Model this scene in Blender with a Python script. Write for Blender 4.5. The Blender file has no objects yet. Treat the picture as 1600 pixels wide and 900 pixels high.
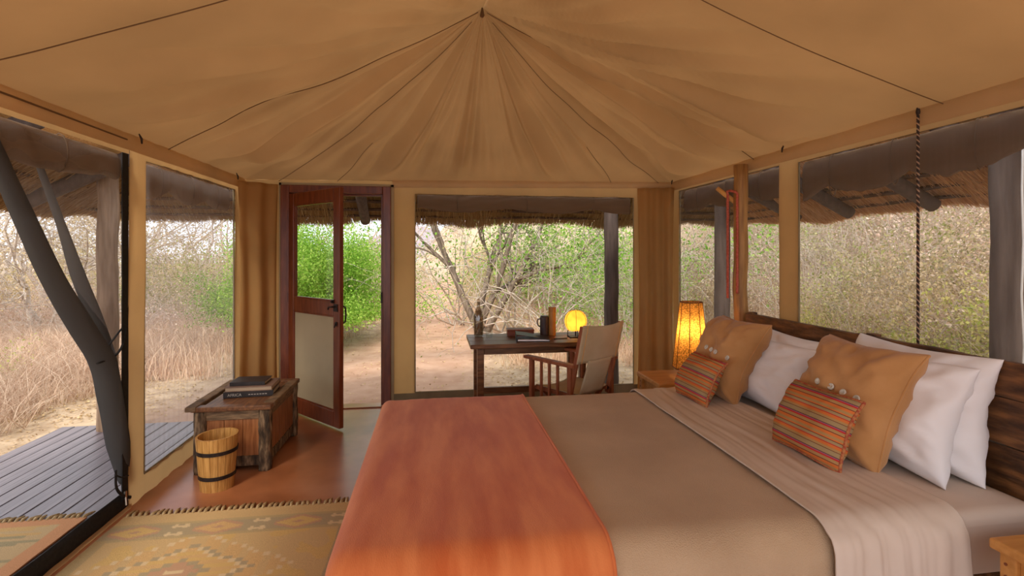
import bpy, bmesh, math, random
import numpy as np
from mathutils import Vector, Matrix, noise as mnoise

random.seed(7)
rng = np.random.default_rng(7)
PI = math.pi
R = math.radians
SC = bpy.context.scene
COL = SC.collection

# ---------------------------------------------------------------- camera
YAW = 8.5
cam_d = bpy.data.cameras.new('camera')
cam = bpy.data.objects.new('camera', cam_d)
COL.objects.link(cam)
cam.location = (0, 0, 1.45)
cam.rotation_euler = (R(90), 0, R(-YAW))
cam_d.sensor_width = 36.0
cam_d.lens = 805.0 / 1600.0 * 36.0
cam_d.shift_y = -55.0 / 1600.0
cam_d.clip_start = 0.05
cam_d.clip_end = 400
SC.camera = cam

# ---------------------------------------------------------------- sky, sun, exposure
world = bpy.data.worlds.new('overcast_sky')
SC.world = world
world.use_nodes = True
wn = world.node_tree.nodes
bg = wn.get('Background') or wn.new('ShaderNodeBackground')
bg.inputs['Color'].default_value = (0.86, 0.90, 1.0, 1)
bg.inputs['Strength'].default_value = 1.55
sun_d = bpy.data.lights.new('sun', 'SUN')
sun_d.energy = 2.3
sun_d.angle = R(14)
sun_d.color = (1.0, 0.89, 0.76)
sun = bpy.data.objects.new('sun', sun_d)
COL.objects.link(sun)
sun.rotation_euler = (R(38), R(-22), 0)
SC.view_settings.view_transform = 'Standard'
SC.view_settings.look = 'None'
SC.view_settings.exposure = 0.60
SC.view_settings.gamma = 1.0
SC.view_settings.use_curve_mapping = False


# ---------------------------------------------------------------- materials
def nodes_of(m):
    m.use_nodes = True
    nt = m.node_tree
    nt.nodes.clear()
    return nt, nt.nodes, nt.links


def M(name, c1, c2=None, scale=8.0, rough=0.7, bump=0.0, stretch=(1, 1, 1), detail=5.0, metallic=0.0,
      spec=0.3, c3=None, bscale=None, lo=0.35, hi=0.65, sheen=0.0):
    """Noise-mottled principled material."""
    m = bpy.data.materials.new(name)
    nt, N, L = nodes_of(m)
    out = N.new('ShaderNodeOutputMaterial')
    b = N.new('ShaderNodeBsdfPrincipled')
    b.inputs['Roughness'].default_value = rough
    b.inputs['Metallic'].default_value = metallic
    b.inputs['Specular IOR Level'].default_value = spec
    if sheen:
        b.inputs['Sheen Weight'].default_value = sheen
    L.new(b.outputs[0], out.inputs[0])
    tc = N.new('ShaderNodeTexCoord')
    mp = N.new('ShaderNodeMapping')
    mp.inputs['Scale'].default_value = stretch
    L.new(tc.outputs['Object'], mp.inputs[0])
    if c2 is None:
        b.inputs['Base Color'].default_value = (*c1, 1)
    else:
        n = N.new('ShaderNodeTexNoise')
        n.inputs['Scale'].default_value = scale
        n.inputs['Detail'].default_value = detail
        L.new(mp.outputs[0], n.inputs['Vector'])
        r = N.new('ShaderNodeValToRGB')
        r.color_ramp.elements[0].position = lo
        r.color_ramp.elements[0].color = (*c1, 1)
        r.color_ramp.elements[1].position = hi
        r.color_ramp.elements[1].color = (*c2, 1)
        if c3 is not None:
            e = r.color_ramp.elements.new((lo + hi) / 2)
            e.color = (*c3, 1)
        L.new(n.outputs['Fac'], r.inputs[0])
        L.new(r.outputs[0], b.inputs['Base Color'])
    if bump:
        n2 = N.new('ShaderNodeTexNoise')
        n2.inputs['Scale'].default_value = bscale or scale * 2
        n2.inputs['Detail'].default_value = 6
        L.new(mp.outputs[0], n2.inputs['Vector'])
        bp = N.new('ShaderNodeBump')
        bp.inputs['Strength'].default_value = bump
        bp.inputs['Distance'].default_value = 0.01
        L.new(n2.outputs['Fac'], bp.inputs['Height'])
        L.new(bp.outputs[0], b.inputs['Normal'])
    return m


def canvas_mat(name, col, trans, mixf=0.5, mott=0.12):
    """Cotton canvas: diffuse on the near side, lets daylight through."""
    m = bpy.data.materials.new(name)
    nt, N, L = nodes_of(m)
    out = N.new('ShaderNodeOutputMaterial')
    tc = N.new('ShaderNodeTexCoord')
    n = N.new('ShaderNodeTexNoise')
    n.inputs['Scale'].default_value = 1.6
    n.inputs['Detail'].default_value = 7
    L.new(tc.outputs['Object'], n.inputs['Vector'])

    def ramp(c):
        r = N.new('ShaderNodeValToRGB')
        r.color_ramp.elements[0].position = 0.3
        r.color_ramp.elements[1].position = 0.7
        r.color_ramp.elements[0].color = (*[x * (1 - mott) for x in c], 1)
        r.color_ramp.elements[1].color = (*[min(1, x * (1 + mott)) for x in c], 1)
        L.new(n.outputs['Fac'], r.inputs[0])
        return r
    d = N.new('ShaderNodeBsdfDiffuse')
    t = N.new('ShaderNodeBsdfTranslucent')
    L.new(ramp(col).outputs[0], d.inputs[0])
    L.new(ramp(trans).outputs[0], t.inputs[0])
    w = N.new('ShaderNodeTexNoise')
    w.inputs['Scale'].default_value = 350
    L.new(tc.outputs['Object'], w.inputs['Vector'])
    bp = N.new('ShaderNodeBump')
    bp.inputs['Strength'].default_value = 0.15
    bp.inputs['Distance'].default_value = 0.003
    L.new(w.outputs['Fac'], bp.inputs['Height'])
    L.new(bp.outputs[0], d.inputs['Normal'])
    mx = N.new('ShaderNodeMixShader')
    mx.inputs[0].default_value = mixf
    L.new(d.outputs[0], mx.inputs[1])
    L.new(t.outputs[0], mx.inputs[2])
    L.new(mx.outputs[0], out.inputs[0])
    return m


def net_mat(name, col, opac, streak=0.12, axis_scale=(60, 60, 0.6)):
    """Woven insect netting: threads (diffuse) with holes (transparent); thread density varies in vertical streaks."""
    m = bpy.data.materials.new(name)
    nt, N, L = nodes_of(m)
    out = N.new('ShaderNodeOutputMaterial')
    tc = N.new('ShaderNodeTexCoord')
    mp = N.new('ShaderNodeMapping')
    mp.inputs['Scale'].default_value = axis_scale
    L.new(tc.outputs['Object'], mp.inputs[0])
    n = N.new('ShaderNodeTexNoise')
    n.inputs['Scale'].default_value = 1.0
    n.inputs['Detail'].default_value = 3
    L.new(mp.outputs[0], n.inputs['Vector'])
    mr = N.new('ShaderNodeMapRange')
    mr.inputs['From Min'].default_value = 0.3
    mr.inputs['From Max'].default_value = 0.7
    mr.inputs['To Min'].default_value = max(0, opac - streak)
    mr.inputs['To Max'].default_value = min(1, opac + streak)
    L.new(n.outputs['Fac'], mr.inputs['Value'])
    tr = N.new('ShaderNodeBsdfTransparent')
    d = N.new('ShaderNodeBsdfDiffuse')
    d.inputs[0].default_value = (*col, 1)
    t = N.new('ShaderNodeBsdfTranslucent')
    t.inputs[0].default_value = (*col, 1)
    dm = N.new('ShaderNodeMixShader')
    dm.inputs[0].default_value = 0.5
    L.new(d.outputs[0], dm.inputs[1])
    L.new(t.outputs[0], dm.inputs[2])
    mx = N.new('ShaderNodeMixShader')
    L.new(mr.outputs[0], mx.inputs[0])
    L.new(tr.outputs[0], mx.inputs[1])
    L.new(dm.outputs[0], mx.inputs[2])
    L.new(mx.outputs[0], out.inputs[0])
    return m


def glass_mat(name, tint=(0.95, 0.97, 0.96), gloss=0.07):
    m = bpy.data.materials.new(name)
    nt, N, L = nodes_of(m)
    out = N.new('ShaderNodeOutputMaterial')
    tr = N.new('ShaderNodeBsdfTransparent')
    tr.inputs[0].default_value = (*tint, 1)
    g = N.new('ShaderNodeBsdfGlossy')
    g.inputs['Roughness'].default_value = 0.03
    mx = N.new('ShaderNodeMixShader')
    mx.inputs[0].default_value = gloss
    L.new(tr.outputs[0], mx.inputs[1])
    L.new(g.outputs[0], mx.inputs[2])
    L.new(mx.outputs[0], out.inputs[0])
    return m


def leaf_mat(name, c1, c2, c3, trans=0.35):
    """Leaves: colour picked per leaf (island), part of the light passes through."""
    m = bpy.data.materials.new(name)
    nt, N, L = nodes_of(m)
    out = N.new('ShaderNodeOutputMaterial')
    g = N.new('ShaderNodeNewGeometry')
    r = N.new('ShaderNodeValToRGB')
    r.color_ramp.elements[0].position = 0.1
    r.color_ramp.elements[0].color = (*c1, 1)
    r.color_ramp.elements[1].position = 0.9
    r.color_ramp.elements[1].color = (*c3, 1)
    e = r.color_ramp.elements.new(0.5)
    e.color = (*c2, 1)
    L.new(g.outputs['Random Per Island'], r.inputs[0])
    oi = N.new('ShaderNodeObjectInfo')
    hs = N.new('ShaderNodeHueSaturation')
    h1 = N.new('ShaderNodeMapRange')
    h1.inputs['To Min'].default_value = .488
    h1.inputs['To Max'].default_value = .515
    h2 = N.new('ShaderNodeMapRange')
    h2.inputs['To Min'].default_value = .72
    h2.inputs['To Max'].default_value = 1.15
    ml = N.new('ShaderNodeMath')
    ml.operation = 'MULTIPLY'
    ml.inputs[1].default_value = 7.31
    fr_ = N.new('ShaderNodeMath')
    fr_.operation = 'FRACT'
    L.new(oi.outputs['Random'], h1.inputs['Value'])
    L.new(oi.outputs['Random'], ml.inputs[0])
    L.new(ml.outputs[0], fr_.inputs[0])
    L.new(fr_.outputs[0], h2.inputs['Value'])
    L.new(h1.outputs[0], hs.inputs['Hue'])
    L.new(h2.outputs[0], hs.inputs['Value'])
    L.new(r.outputs[0], hs.inputs['Color'])
    r = hs
    d = N.new('ShaderNodeBsdfDiffuse')
    t = N.new('ShaderNodeBsdfTranslucent')
    L.new(r.outputs[0], d.inputs[0])
    L.new(r.outputs[0], t.inputs[0])
    mx = N.new('ShaderNodeMixShader')
    mx.inputs[0].default_value = trans
    L.new(d.outputs[0], mx.inputs[1])
    L.new(t.outputs[0], mx.inputs[2])
    L.new(mx.outputs[0], out.inputs[0])
    return m


def attr_mat(name, attr='Col', rough=0.9, bump=0.3, bscale=400, mott=0.25):
    """Material that takes its dye colours from a woven-in colour attribute."""
    m = bpy.data.materials.new(name)
    nt, N, L = nodes_of(m)
    out = N.new('ShaderNodeOutputMaterial')
    b = N.new('ShaderNodeBsdfPrincipled')
    b.inputs['Roughness'].default_value = rough
    b.inputs['Specular IOR Level'].default_value = 0.15
    a = N.new('ShaderNodeAttribute')
    a.attribute_name = attr
    tc = N.new('ShaderNodeTexCoord')
    n = N.new('ShaderNodeTexNoise')
    n.inputs['Scale'].default_value = bscale
    n.inputs['Detail'].default_value = 2
    L.new(tc.outputs['Object'], n.inputs['Vector'])
    mr = N.new('ShaderNodeMapRange')
    mr.inputs['From Min'].default_value = 0.3
    mr.inputs['From Max'].default_value = 0.7
    mr.inputs['To Min'].default_value = 1 - mott
    mr.inputs['To Max'].default_value = 1 + mott
    L.new(n.outputs['Fac'], mr.inputs['Value'])
    mu = N.new('ShaderNodeMixRGB')
    mu.blend_type = 'MULTIPLY'
    mu.inputs[0].default_value = 1
    L.new(a.outputs['Color'], mu.inputs[1])
    L.new(mr.outputs[0], mu.inputs[2])
    L.new(mu.outputs[0], b.inputs['Base Color'])
    bp = N.new('ShaderNodeBump')
    bp.inputs['Strength'].default_value = bump
    bp.inputs['Distance'].default_value = 0.003
    L.new(n.outputs['Fac'], bp.inputs['Height'])
    L.new(bp.outputs[0], b.inputs['Normal'])
    L.new(b.outputs[0], out.inputs[0])
    return m


def stripe_mat(name):
    """Striped ticking: stripes run across the cushion (constant in local x, vary along local y)."""
    m = bpy.data.materials.new(name)
    nt, N, L = nodes_of(m)
    out = N.new('ShaderNodeOutputMaterial')
    b = N.new('ShaderNodeBsdfPrincipled')
    b.inputs['Roughness'].default_value = 0.85
    b.inputs['Specular IOR Level'].default_value = 0.15
    tc = N.new('ShaderNodeTexCoord')
    sp = N.new('ShaderNodeSeparateXYZ')
    L.new(tc.outputs['Object'], sp.inputs[0])
    mul = N.new('ShaderNodeMath')
    mul.operation = 'MULTIPLY'
    mul.inputs[1].default_value = 1 / 0.118
    L.new(sp.outputs['Y'], mul.inputs[0])
    fr = N.new('ShaderNodeMath')
    fr.operation = 'FRACT'
    L.new(mul.outputs[0], fr.inputs[0])
    r = N.new('ShaderNodeValToRGB')
    r.color_ramp.interpolation = 'CONSTANT'
    tan, org, red, mar, vio, olv = (.42, .24, .09), (.62, .17, .04), (.50, .03, .03), (.11, .02, .02), (.30, .13, .19), (.36, .25, .12)
    seq = [(0, tan), (.10, org), (.20, mar), (.225, tan), (.33, red), (.39, vio), (.42, mar), (.445, olv), (.60, mar), (.62, tan),
           (.70, org), (.80, red), (.83, olv), (.93, mar), (.955, org)]
    els = r.color_ramp.elements
    els[0].position = 0
    els[0].color = (*seq[0][1], 1)
    els[1].position = seq[1][0]
    els[1].color = (*seq[1][1], 1)
    for p, c in seq[2:]:
        e = els.new(p)
        e.color = (*c, 1)
    L.new(fr.outputs[0], r.inputs[0])
    L.new(r.outputs[0], b.inputs['Base Color'])
    n = N.new('ShaderNodeTexNoise')
    n.inputs['Scale'].default_value = 500
    L.new(tc.outputs['Object'], n.inputs['Vector'])
    bp = N.new('ShaderNodeBump')
    bp.inputs['Strength'].default_value = 0.25
    bp.inputs['Distance'].default_value = 0.003
    L.new(n.outputs['Fac'], bp.inputs['Height'])
    L.new(bp.outputs[0], b.inputs['Normal'])
    L.new(b.outputs[0], out.inputs[0])
    return m


def glow_mat(name, col, scale=90.0, dark=.35):
    """Lit parchment lamp shade: fibrous paper that lets the bulb through and glows."""
    m = bpy.data.materials.new(name)
    nt, N, L = nodes_of(m)
    out = N.new('ShaderNodeOutputMaterial')
    tc = N.new('ShaderNodeTexCoord')
    n = N.new('ShaderNodeTexNoise')
    n.inputs['Scale'].default_value = scale
    n.inputs['Detail'].default_value = 4
    L.new(tc.outputs['Object'], n.inputs['Vector'])
    r = N.new('ShaderNodeValToRGB')
    r.color_ramp.elements[0].position = 0.4
    r.color_ramp.elements[0].color = (*[c * dark for c in col], 1)
    r.color_ramp.elements[1].position = 0.58
    r.color_ramp.elements[1].color = (*col, 1)
    L.new(n.outputs['Fac'], r.inputs[0])
    d = N.new('ShaderNodeBsdfDiffuse')
    t = N.new('ShaderNodeBsdfTranslucent')
    L.new(r.outputs[0], d.inputs[0])
    L.new(r.outputs[0], t.inputs[0])
    mx = N.new('ShaderNodeMixShader')
    mx.inputs[0].default_value = 0.75
    L.new(d.outputs[0], mx.inputs[1])
    L.new(t.outputs[0], mx.inputs[2])
    L.new(mx.outputs[0], out.inputs[0])
    return m


def emit_mat(name, col, s):
    m = bpy.data.materials.new(name)
    nt, N, L = nodes_of(m)
    out = N.new('ShaderNodeOutputMaterial')
    e = N.new('ShaderNodeEmission')
    e.inputs[0].default_value = (*col, 1)
    e.inputs[1].default_value = s
    L.new(e.outputs[0], out.inputs[0])
    return m


MT = {}
MT['roof'] = canvas_mat('roof_canvas', (.50, .31, .15), (.22, .12, .045), 0.30)
MT['wall'] = canvas_mat('wall_canvas', (.60, .40, .20), (.62, .38, .15), 0.5)
MT['curtain'] = canvas_mat('curtain_canvas', (.58, .36, .14), (.62, .34, .09), 0.5)
MT['valance'] = canvas_mat('valance_canvas', (.66, .46, .26), (.5, .32, .14), 0.25)
MT['skirt'] = M('mud_flap', (.26, .21, .12), (.20, .16, .09), 6, .8)
MT['seam'] = M('seam_thread', (.16, .09, .04))
MT['net'] = net_mat('insect_net', (.30, .28, .27), 0.24, 0.05)
MT['net_lit'] = net_mat('insect_net_lit', (.50, .46, .44), 0.34, 0.07, (30, 30, 0.4))  # same netting as if lit: whitish daylight veil put into the thread colour
MT['net_fold'] = net_mat('insect_net_folds', (.13, .125, .12), 0.92, 0.03, (2, 2, 2))
MT['roll'] = net_mat('rolled_net', (.25, .17, .11), 0.88, 0.05, (3, 3, 20))
MT['black'] = M('black_webbing', (.012, .011, .010), (.02, .018, .016), 60, .75)
MT['door_wood'] = M('mahogany', (.11, .022, .008), (.19, .045, .014), 5, .32, .08, (8, 8, 1), spec=.5)
MT['panel_cloth'] = canvas_mat('door_panel_canvas', (.52, .42, .26), (.4, .3, .16), 0.25)
MT['glass'] = glass_mat('clear_glass')
MT['glass_dark'] = glass_mat('bottle_glass', (.80, .77, .73), .10)
MT['iron'] = M('dark_iron', (.025, .02, .018), (.05, .035, .03), 40, .5, metallic=.6)
MT['steel'] = M('zip_metal', (.55, .5, .42), rough=.35, metallic=1)
MT['cement'] = M('red_cement', (.25, .085, .032), (.50, .215, .105), 1.7, .28, .05, spec=.5, c3=(.40, .145, .055))
MT['plank'] = M('deck_wood', (.115, .095, .108), (.21, .178, .19), 3, .36, .12, (14, .8, 14), spec=.5)
MT['deck_under'] = M('deck_under', (.03, .02, .02))
MT['rug'] = attr_mat('kilim_wool')
MT['fringe'] = M('rug_fringe', (.33, .21, .09), (.50, .36, .18), 60, .9)
MT['bark'] = M('rough_bark_wood', (.045, .03, .018), (.30, .20, .11), 14, .85, .9, (3, 3, .7), c3=(.12, .075, .04), bscale=30)
MT['chest_panel'] = M('chest_panel_wood', (.22, .075, .022), (.40, .16, .055), 7, .5, .15, (9, 9, .9))
MT['chest_top'] = M('chest_top_wood', (.10, .04, .018), (.24, .105, .04), 6, .42, .15, (9, .9, 9))
MT['chest_rail'] = M('chest_rail_wood', (.12, .075, .04), (.27, .17, .09), 7, .75, .4, (2, 2, 9))
MT['stave'] = M('bucket_stave', (.40, .19, .045), (.58, .31, .09), 9, .45, .06, (9, 9, .8))
MT['book_black'] = M('book_black', (.022, .019, .018), (.04, .03, .028), 20, .45)
MT['book_brown'] = M('book_brown', (.20, .12, .085), (.26, .16, .11), 20, .6)
MT['page'] = M('paper_pages', (.50, .38, .26), (.36, .26, .17), 3, .9, 0, (2, 2, 220))
MT['print'] = M('silver_print', (.42, .38, .33))
MT['taupe'] = M('taupe_fleece', (.50, .35, .215), (.60, .43, .27), 2.5, .95, .5, bscale=240, spec=.1, sheen=.2)
MT['orange'] = M('orange_throw', (.62, .145, .04), (.80, .26, .085), 3.2, .9, .25, (3.5, .7, 1), bscale=120, spec=.1, sheen=.25)
MT['sheet'] = M('cream_sheet', (.66, .55, .45), (.72, .61, .51), 3, .85, .05, spec=.15)
MT['white'] = M('white_cotton', (.84, .80, .79), (.88, .85, .84), 4, .85, .06, spec=.15)
MT['suede'] = M('tan_suede', (.44, .215, .075), (.56, .29, .115), 4, .9, .12, bscale=60, spec=.12, sheen=.25)
MT['stripe'] = stripe_mat('striped_weave')
MT['piping'] = M('braid_piping', (.35, .05, .03), (.50, .22, .08), 90, .85)
MT['pearl'] = M('shell_button', (.55, .50, .40), (.80, .76, .68), 60, .25, spec=.7)
MT['headboard'] = M('rustic_headboard', (.055, .024, .010), (.22, .095, .032), 6, .55, .5, (5, 1, 5), c3=(.12, .05, .018), bscale=22)
MT['pine'] = M('honey_pine', (.50, .22, .05), (.62, .30, .085), 4, .42, .05, (1, 8, 8))
MT['pole'] = M('peeled_pole', (.26, .125, .04), (.48, .26, .09), 5, .5, .15, (7, 7, .8))
MT['peg'] = M('peg_wood', (.60, .30, .08), (.7, .38, .12), 9, .5)
MT['redrope'] = M('red_rope', (.40, .07, .045), (.55, .15, .10), 90, .85)
MT['rope_dark'] = M('dark_cord', (.03, .022, .02), (.06, .04, .035), 60, .8)
MT['rope_light'] = M('pale_cord', (.36, .22, .15), (.45, .3, .2), 60, .8)
MT['desk'] = M('desk_wood', (.10, .042, .016), (.23, .10, .038), 6, .4, .15, (1, 9, 9))
MT['chairwood'] = M('chair_teak', (.20, .055, .022), (.31, .10, .04), 7, .42, .08, (6, 6, 1))
MT['chaircanvas'] = M('chair_canvas', (.47, .36, .22), (.55, .43, .28), 5, .9, .25, bscale=260, spec=.1)
MT['flask'] = M('dark_flask', (.045, .03, .03), (.07, .05, .05), 12, .35)
MT['amber'] = M('amber_tube', (.34, .14, .025), (.42, .19, .04), 12, .35)
MT['redbox'] = M('red_wood_box', (.16, .04, .018), (.24, .065, .028), 9, .45)
MT['shade'] = glow_mat('parchment_shade', (.95, .54, .15), 110)
MT['globe'] = glow_mat('orange_globe_shade', (.98, .62, .16), 14, .82)
MT['rib'] = M('shade_rib', (.20, .07, .02))
MT['bulb'] = emit_mat('lamp_bulb', (1.0, .58, .20), 34)
MT['bulb_small'] = emit_mat('small_lamp_bulb', (1.0, .58, .18), 27)
MT['thatch'] = M('thatch_straw', (.50, .30, .13), (.80, .55, .28), 40, .9, .5, (3, 3, 3), bscale=90)
MT['straw'] = leaf_mat('thatch_strands', (.58, .34, .14), (.78, .52, .24), (.90, .68, .38), .35)
MT['batten'] = M('thatch_batten', (.065, .035, .02), (.12, .07, .04), 9, .85)
MT['post_grey'] = M('weathered_post', (.066, .047, .039), (.105, .078, .066), 5, .8, .2, (6, 6, .7))
MT['post_tan'] = M('stripped_post', (.20, .125, .075), (.33, .22, .14), 5, .8, .2, (6, 6, .7))
MT['cable'] = M('white_cable', (.6, .58, .56))


# ---------------------------------------------------------------- mesh helpers
class MB:
    def __init__(self):
        self.v = []
        self.f = []

    def add(self, vs, fs):
        o = len(self.v)
        self.v += [tuple(p) for p in vs]
        self.f += [tuple(i + o for i in f) for f in fs]
        return self

    def box(self, x0, x1, y0, y1, z0, z1):
        return self.add([(x0, y0, z0), (x1, y0, z0), (x1, y1, z0), (x0, y1, z0), (x0, y0, z1), (x1, y0, z1), (x1, y1, z1), (x0, y1, z1)],
                        [(0, 3, 2, 1), (4, 5, 6, 7), (0, 1, 5, 4), (1, 2, 6, 5), (2, 3, 7, 6), (3, 0, 4, 7)])

    def bar(self, a, b, w, h, up=(0, 0, 1)):
        """Rectangular bar from a to b, width w across, height h along up."""
        a, b = Vector(a), Vector(b)
        d = (b - a).normalized()
        u = Vector(up)
        s = d.cross(u)
        if s.length < 1e-4:
            s = d.cross(Vector((0, 1, 0)))
        s.normalize()
        u = s.cross(d).normalized()
        vs = []
        for p in (a, b):
            for i, j in ((-1, -1), (1, -1), (1, 1), (-1, 1)):
                vs.append(p + s * (i * w / 2) + u * (j * h / 2))
        return self.add(vs, [(0, 3, 2, 1), (4, 5, 6, 7), (0, 1, 5, 4), (1, 2, 6, 5), (2, 3, 7, 6), (3, 0, 4, 7)])

    def tube(self, path, rad, n=8, cap=True, ecc=None):
        path = [Vector(p) for p in path]
        k = len(path)
        if not hasattr(rad, '__len__'):
            rad = [rad] * k
        ref = Vector((0, 0, 1))
        d0 = (path[1] - path[0]).normalized()
        if abs(d0.dot(ref)) > .9:
            ref = Vector((1, 0, 0))
        s = d0.cross(ref).normalized()
        vs, fs = [], []
        for i, p in enumerate(path):
            d = (path[min(i + 1, k - 1)] - path[max(i - 1, 0)])
            d = d.normalized() if d.length > 1e-9 else d0
            s = (s - d * s.dot(d))
            s = s.normalized() if s.length > 1e-6 else d.orthogonal().normalized()
            u = d.cross(s)
            for j in range(n):
                a = 2 * PI * j / n
                e = ecc if ecc else (1, 1)
                vs.append(p + s * (math.cos(a) * rad[i] * e[0]) + u * (math.sin(a) * rad[i] * e[1]))
        for i in range(k - 1):
            for j in range(n):
                fs.append((i * n + j, i * n + (j + 1) % n, (i + 1) * n + (j + 1) % n, (i + 1) * n + j))
        if cap:
            fs.append(tuple(range(n - 1, -1, -1)))
            fs.append(tuple((k - 1) * n + j for j in range(n)))
        return self.add(vs, fs)

    def lathe(self, prof, n=24, c=(0, 0, 0), a0=0.0):
        vs, fs = [], []
        k = len(prof)
        for r, z in prof:
            for j in range(n):
                a = a0 + 2 * PI * j / n
                vs.append((c[0] + r * math.cos(a), c[1] + r * math.sin(a), c[2] + z))
        for i in range(k - 1):
            for j in range(n):
                fs.append((i * n + j, i * n + (j + 1) % n, (i + 1) * n + (j + 1) % n, (i + 1) * n + j))
        return self.add(vs, fs)

    def grid(self, fn, nu, nv):
        vs = [fn(i / nu, j / nv) for j in range(nv + 1) for i in range(nu + 1)]
        fs = [(j * (nu + 1) + i, j * (nu + 1) + i + 1, (j + 1) * (nu + 1) + i + 1, (j + 1) * (nu + 1) + i) for j in range(nv) for i in range(nu)]
        return self.add(vs, fs)

    def build(self, name, mat, parent=None, smooth=False, bevel=0, thick=0, sub=0, off=None, kind=None, label=None):
        me = bpy.data.meshes.new(name)
        vs = self.v
        if off is not None:
            vs = [(p[0] - off[0], p[1] - off[1], p[2] - off[2]) for p in vs]
        me.from_pydata([tuple(p) for p in vs], [], self.f)
        me.update()
        o = bpy.data.objects.new(name, me)
        COL.objects.link(o)
        if mat is not None:
            me.materials.append(MT[mat] if isinstance(mat, str) else mat)
        if smooth:
            me.polygons.foreach_set('use_smooth', [True] * len(me.polygons))
        if thick:
            md = o.modifiers.new('thickness', 'SOLIDIFY')
            md.thickness = thick
            md.offset = 0
        if bevel:
            md = o.modifiers.new('edges', 'BEVEL')
            md.width = bevel
            md.segments = 2
            md.limit_method = 'ANGLE'
        if sub:
            md = o.modifiers.new('smooth', 'SUBSURF')
            md.levels = sub
            md.render_levels = sub
        if parent is not None:
            o.parent = parent
        if kind:
            o['kind'] = kind
        if label:
            o['label'] = label
        return o


def tag(o, label=None, cat=None, group=None, kind=None):
    if label:
        o['label'] = label
    if cat:
        o['category'] = cat
    if group:
        o['group'] = group
    if kind:
        o['kind'] = kind
    return o


def empty(name, loc=(0, 0, 0), rot=(0, 0, 0)):
    o = bpy.data.objects.new(name, None)
    o.empty_display_size = 0.1
    COL.objects.link(o)
    o.location = loc
    o.rotation_euler = rot
    return o


def at_(o, loc, rot=(0, 0, 0)):
    o.location = loc
    o.rotation_euler = rot
    return o


def copy_tree(o, parent=None):
    c = o.copy()
    COL.objects.link(c)
    c.parent = parent
    for ch in list(o.children):
        copy_tree(ch, c)
    return c


def nz(x, y=0.0, z=0.0):
    return mnoise.noise(Vector((x, y, z)))


def np_mesh(name, verts, faces_flat, nper, mat, parent=None, smooth=False, kind=None):
    """Big meshes straight from numpy arrays; all faces have nper corners."""
    me = bpy.data.meshes.new(name)
    nv, nf = len(verts), len(faces_flat) // nper
    me.vertices.add(nv)
    me.vertices.foreach_set('co', np.ascontiguousarray(verts, dtype=np.float32).ravel())
    me.loops.add(nf * nper)
    me.loops.foreach_set('vertex_index', np.ascontiguousarray(faces_flat, dtype=np.int32))
    me.polygons.add(nf)
    me.polygons.foreach_set('loop_start', np.arange(0, nf * nper, nper, dtype=np.int32))
    me.update(calc_edges=True)
    if smooth:
        me.polygons.foreach_set('use_smooth', [True] * nf)
    me.materials.append(MT[mat] if isinstance(mat, str) else mat)
    o = bpy.data.objects.new(name, me)
    COL.objects.link(o)
    if parent is not None:
        o.parent = parent
    if kind:
        o['kind'] = kind
    return o


# ================================================================ SETTING
XL, XR, YB, YF = -1.72, 2.42, 5.0, -1.6
PX, PY, PZ = 0.33, 3.62, 3.17


def eave(x, y):
    return 2.12 + 0.05 * (x - XL) / (XR - XL)


# ---------------------------------------------------------------- ground
def ground_z(x, y):
    z = -0.07
    if x > 4.4:
        z += 0.46 * (x - 4.4) ** 1.06
    back = max(0.0, y - 13.0)
    z += 0.085 * back * min(1, max(0, (x + 2.5) / 4))
    return z + 0.05 * nz(x * .35, y * .35) * min(1, max(0, abs(x - .35) - 2.4) + max(0, y - 5.4))


def path_mask(x, y):
    c = -1.15 + 0.10 * (y - 5) + 0.9 * math.exp(-((y - 10.5) / 3.0) ** 2)
    w = 1.9 - 0.06 * (y - 5) + 0.35 * nz(x * .8, y * .8, 3)
    return max(0.0, min(1.0, (w - abs(x - c)) * 1.6)) if 4.6 < y < 20 else 0.0


MT['ground'] = None


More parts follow.
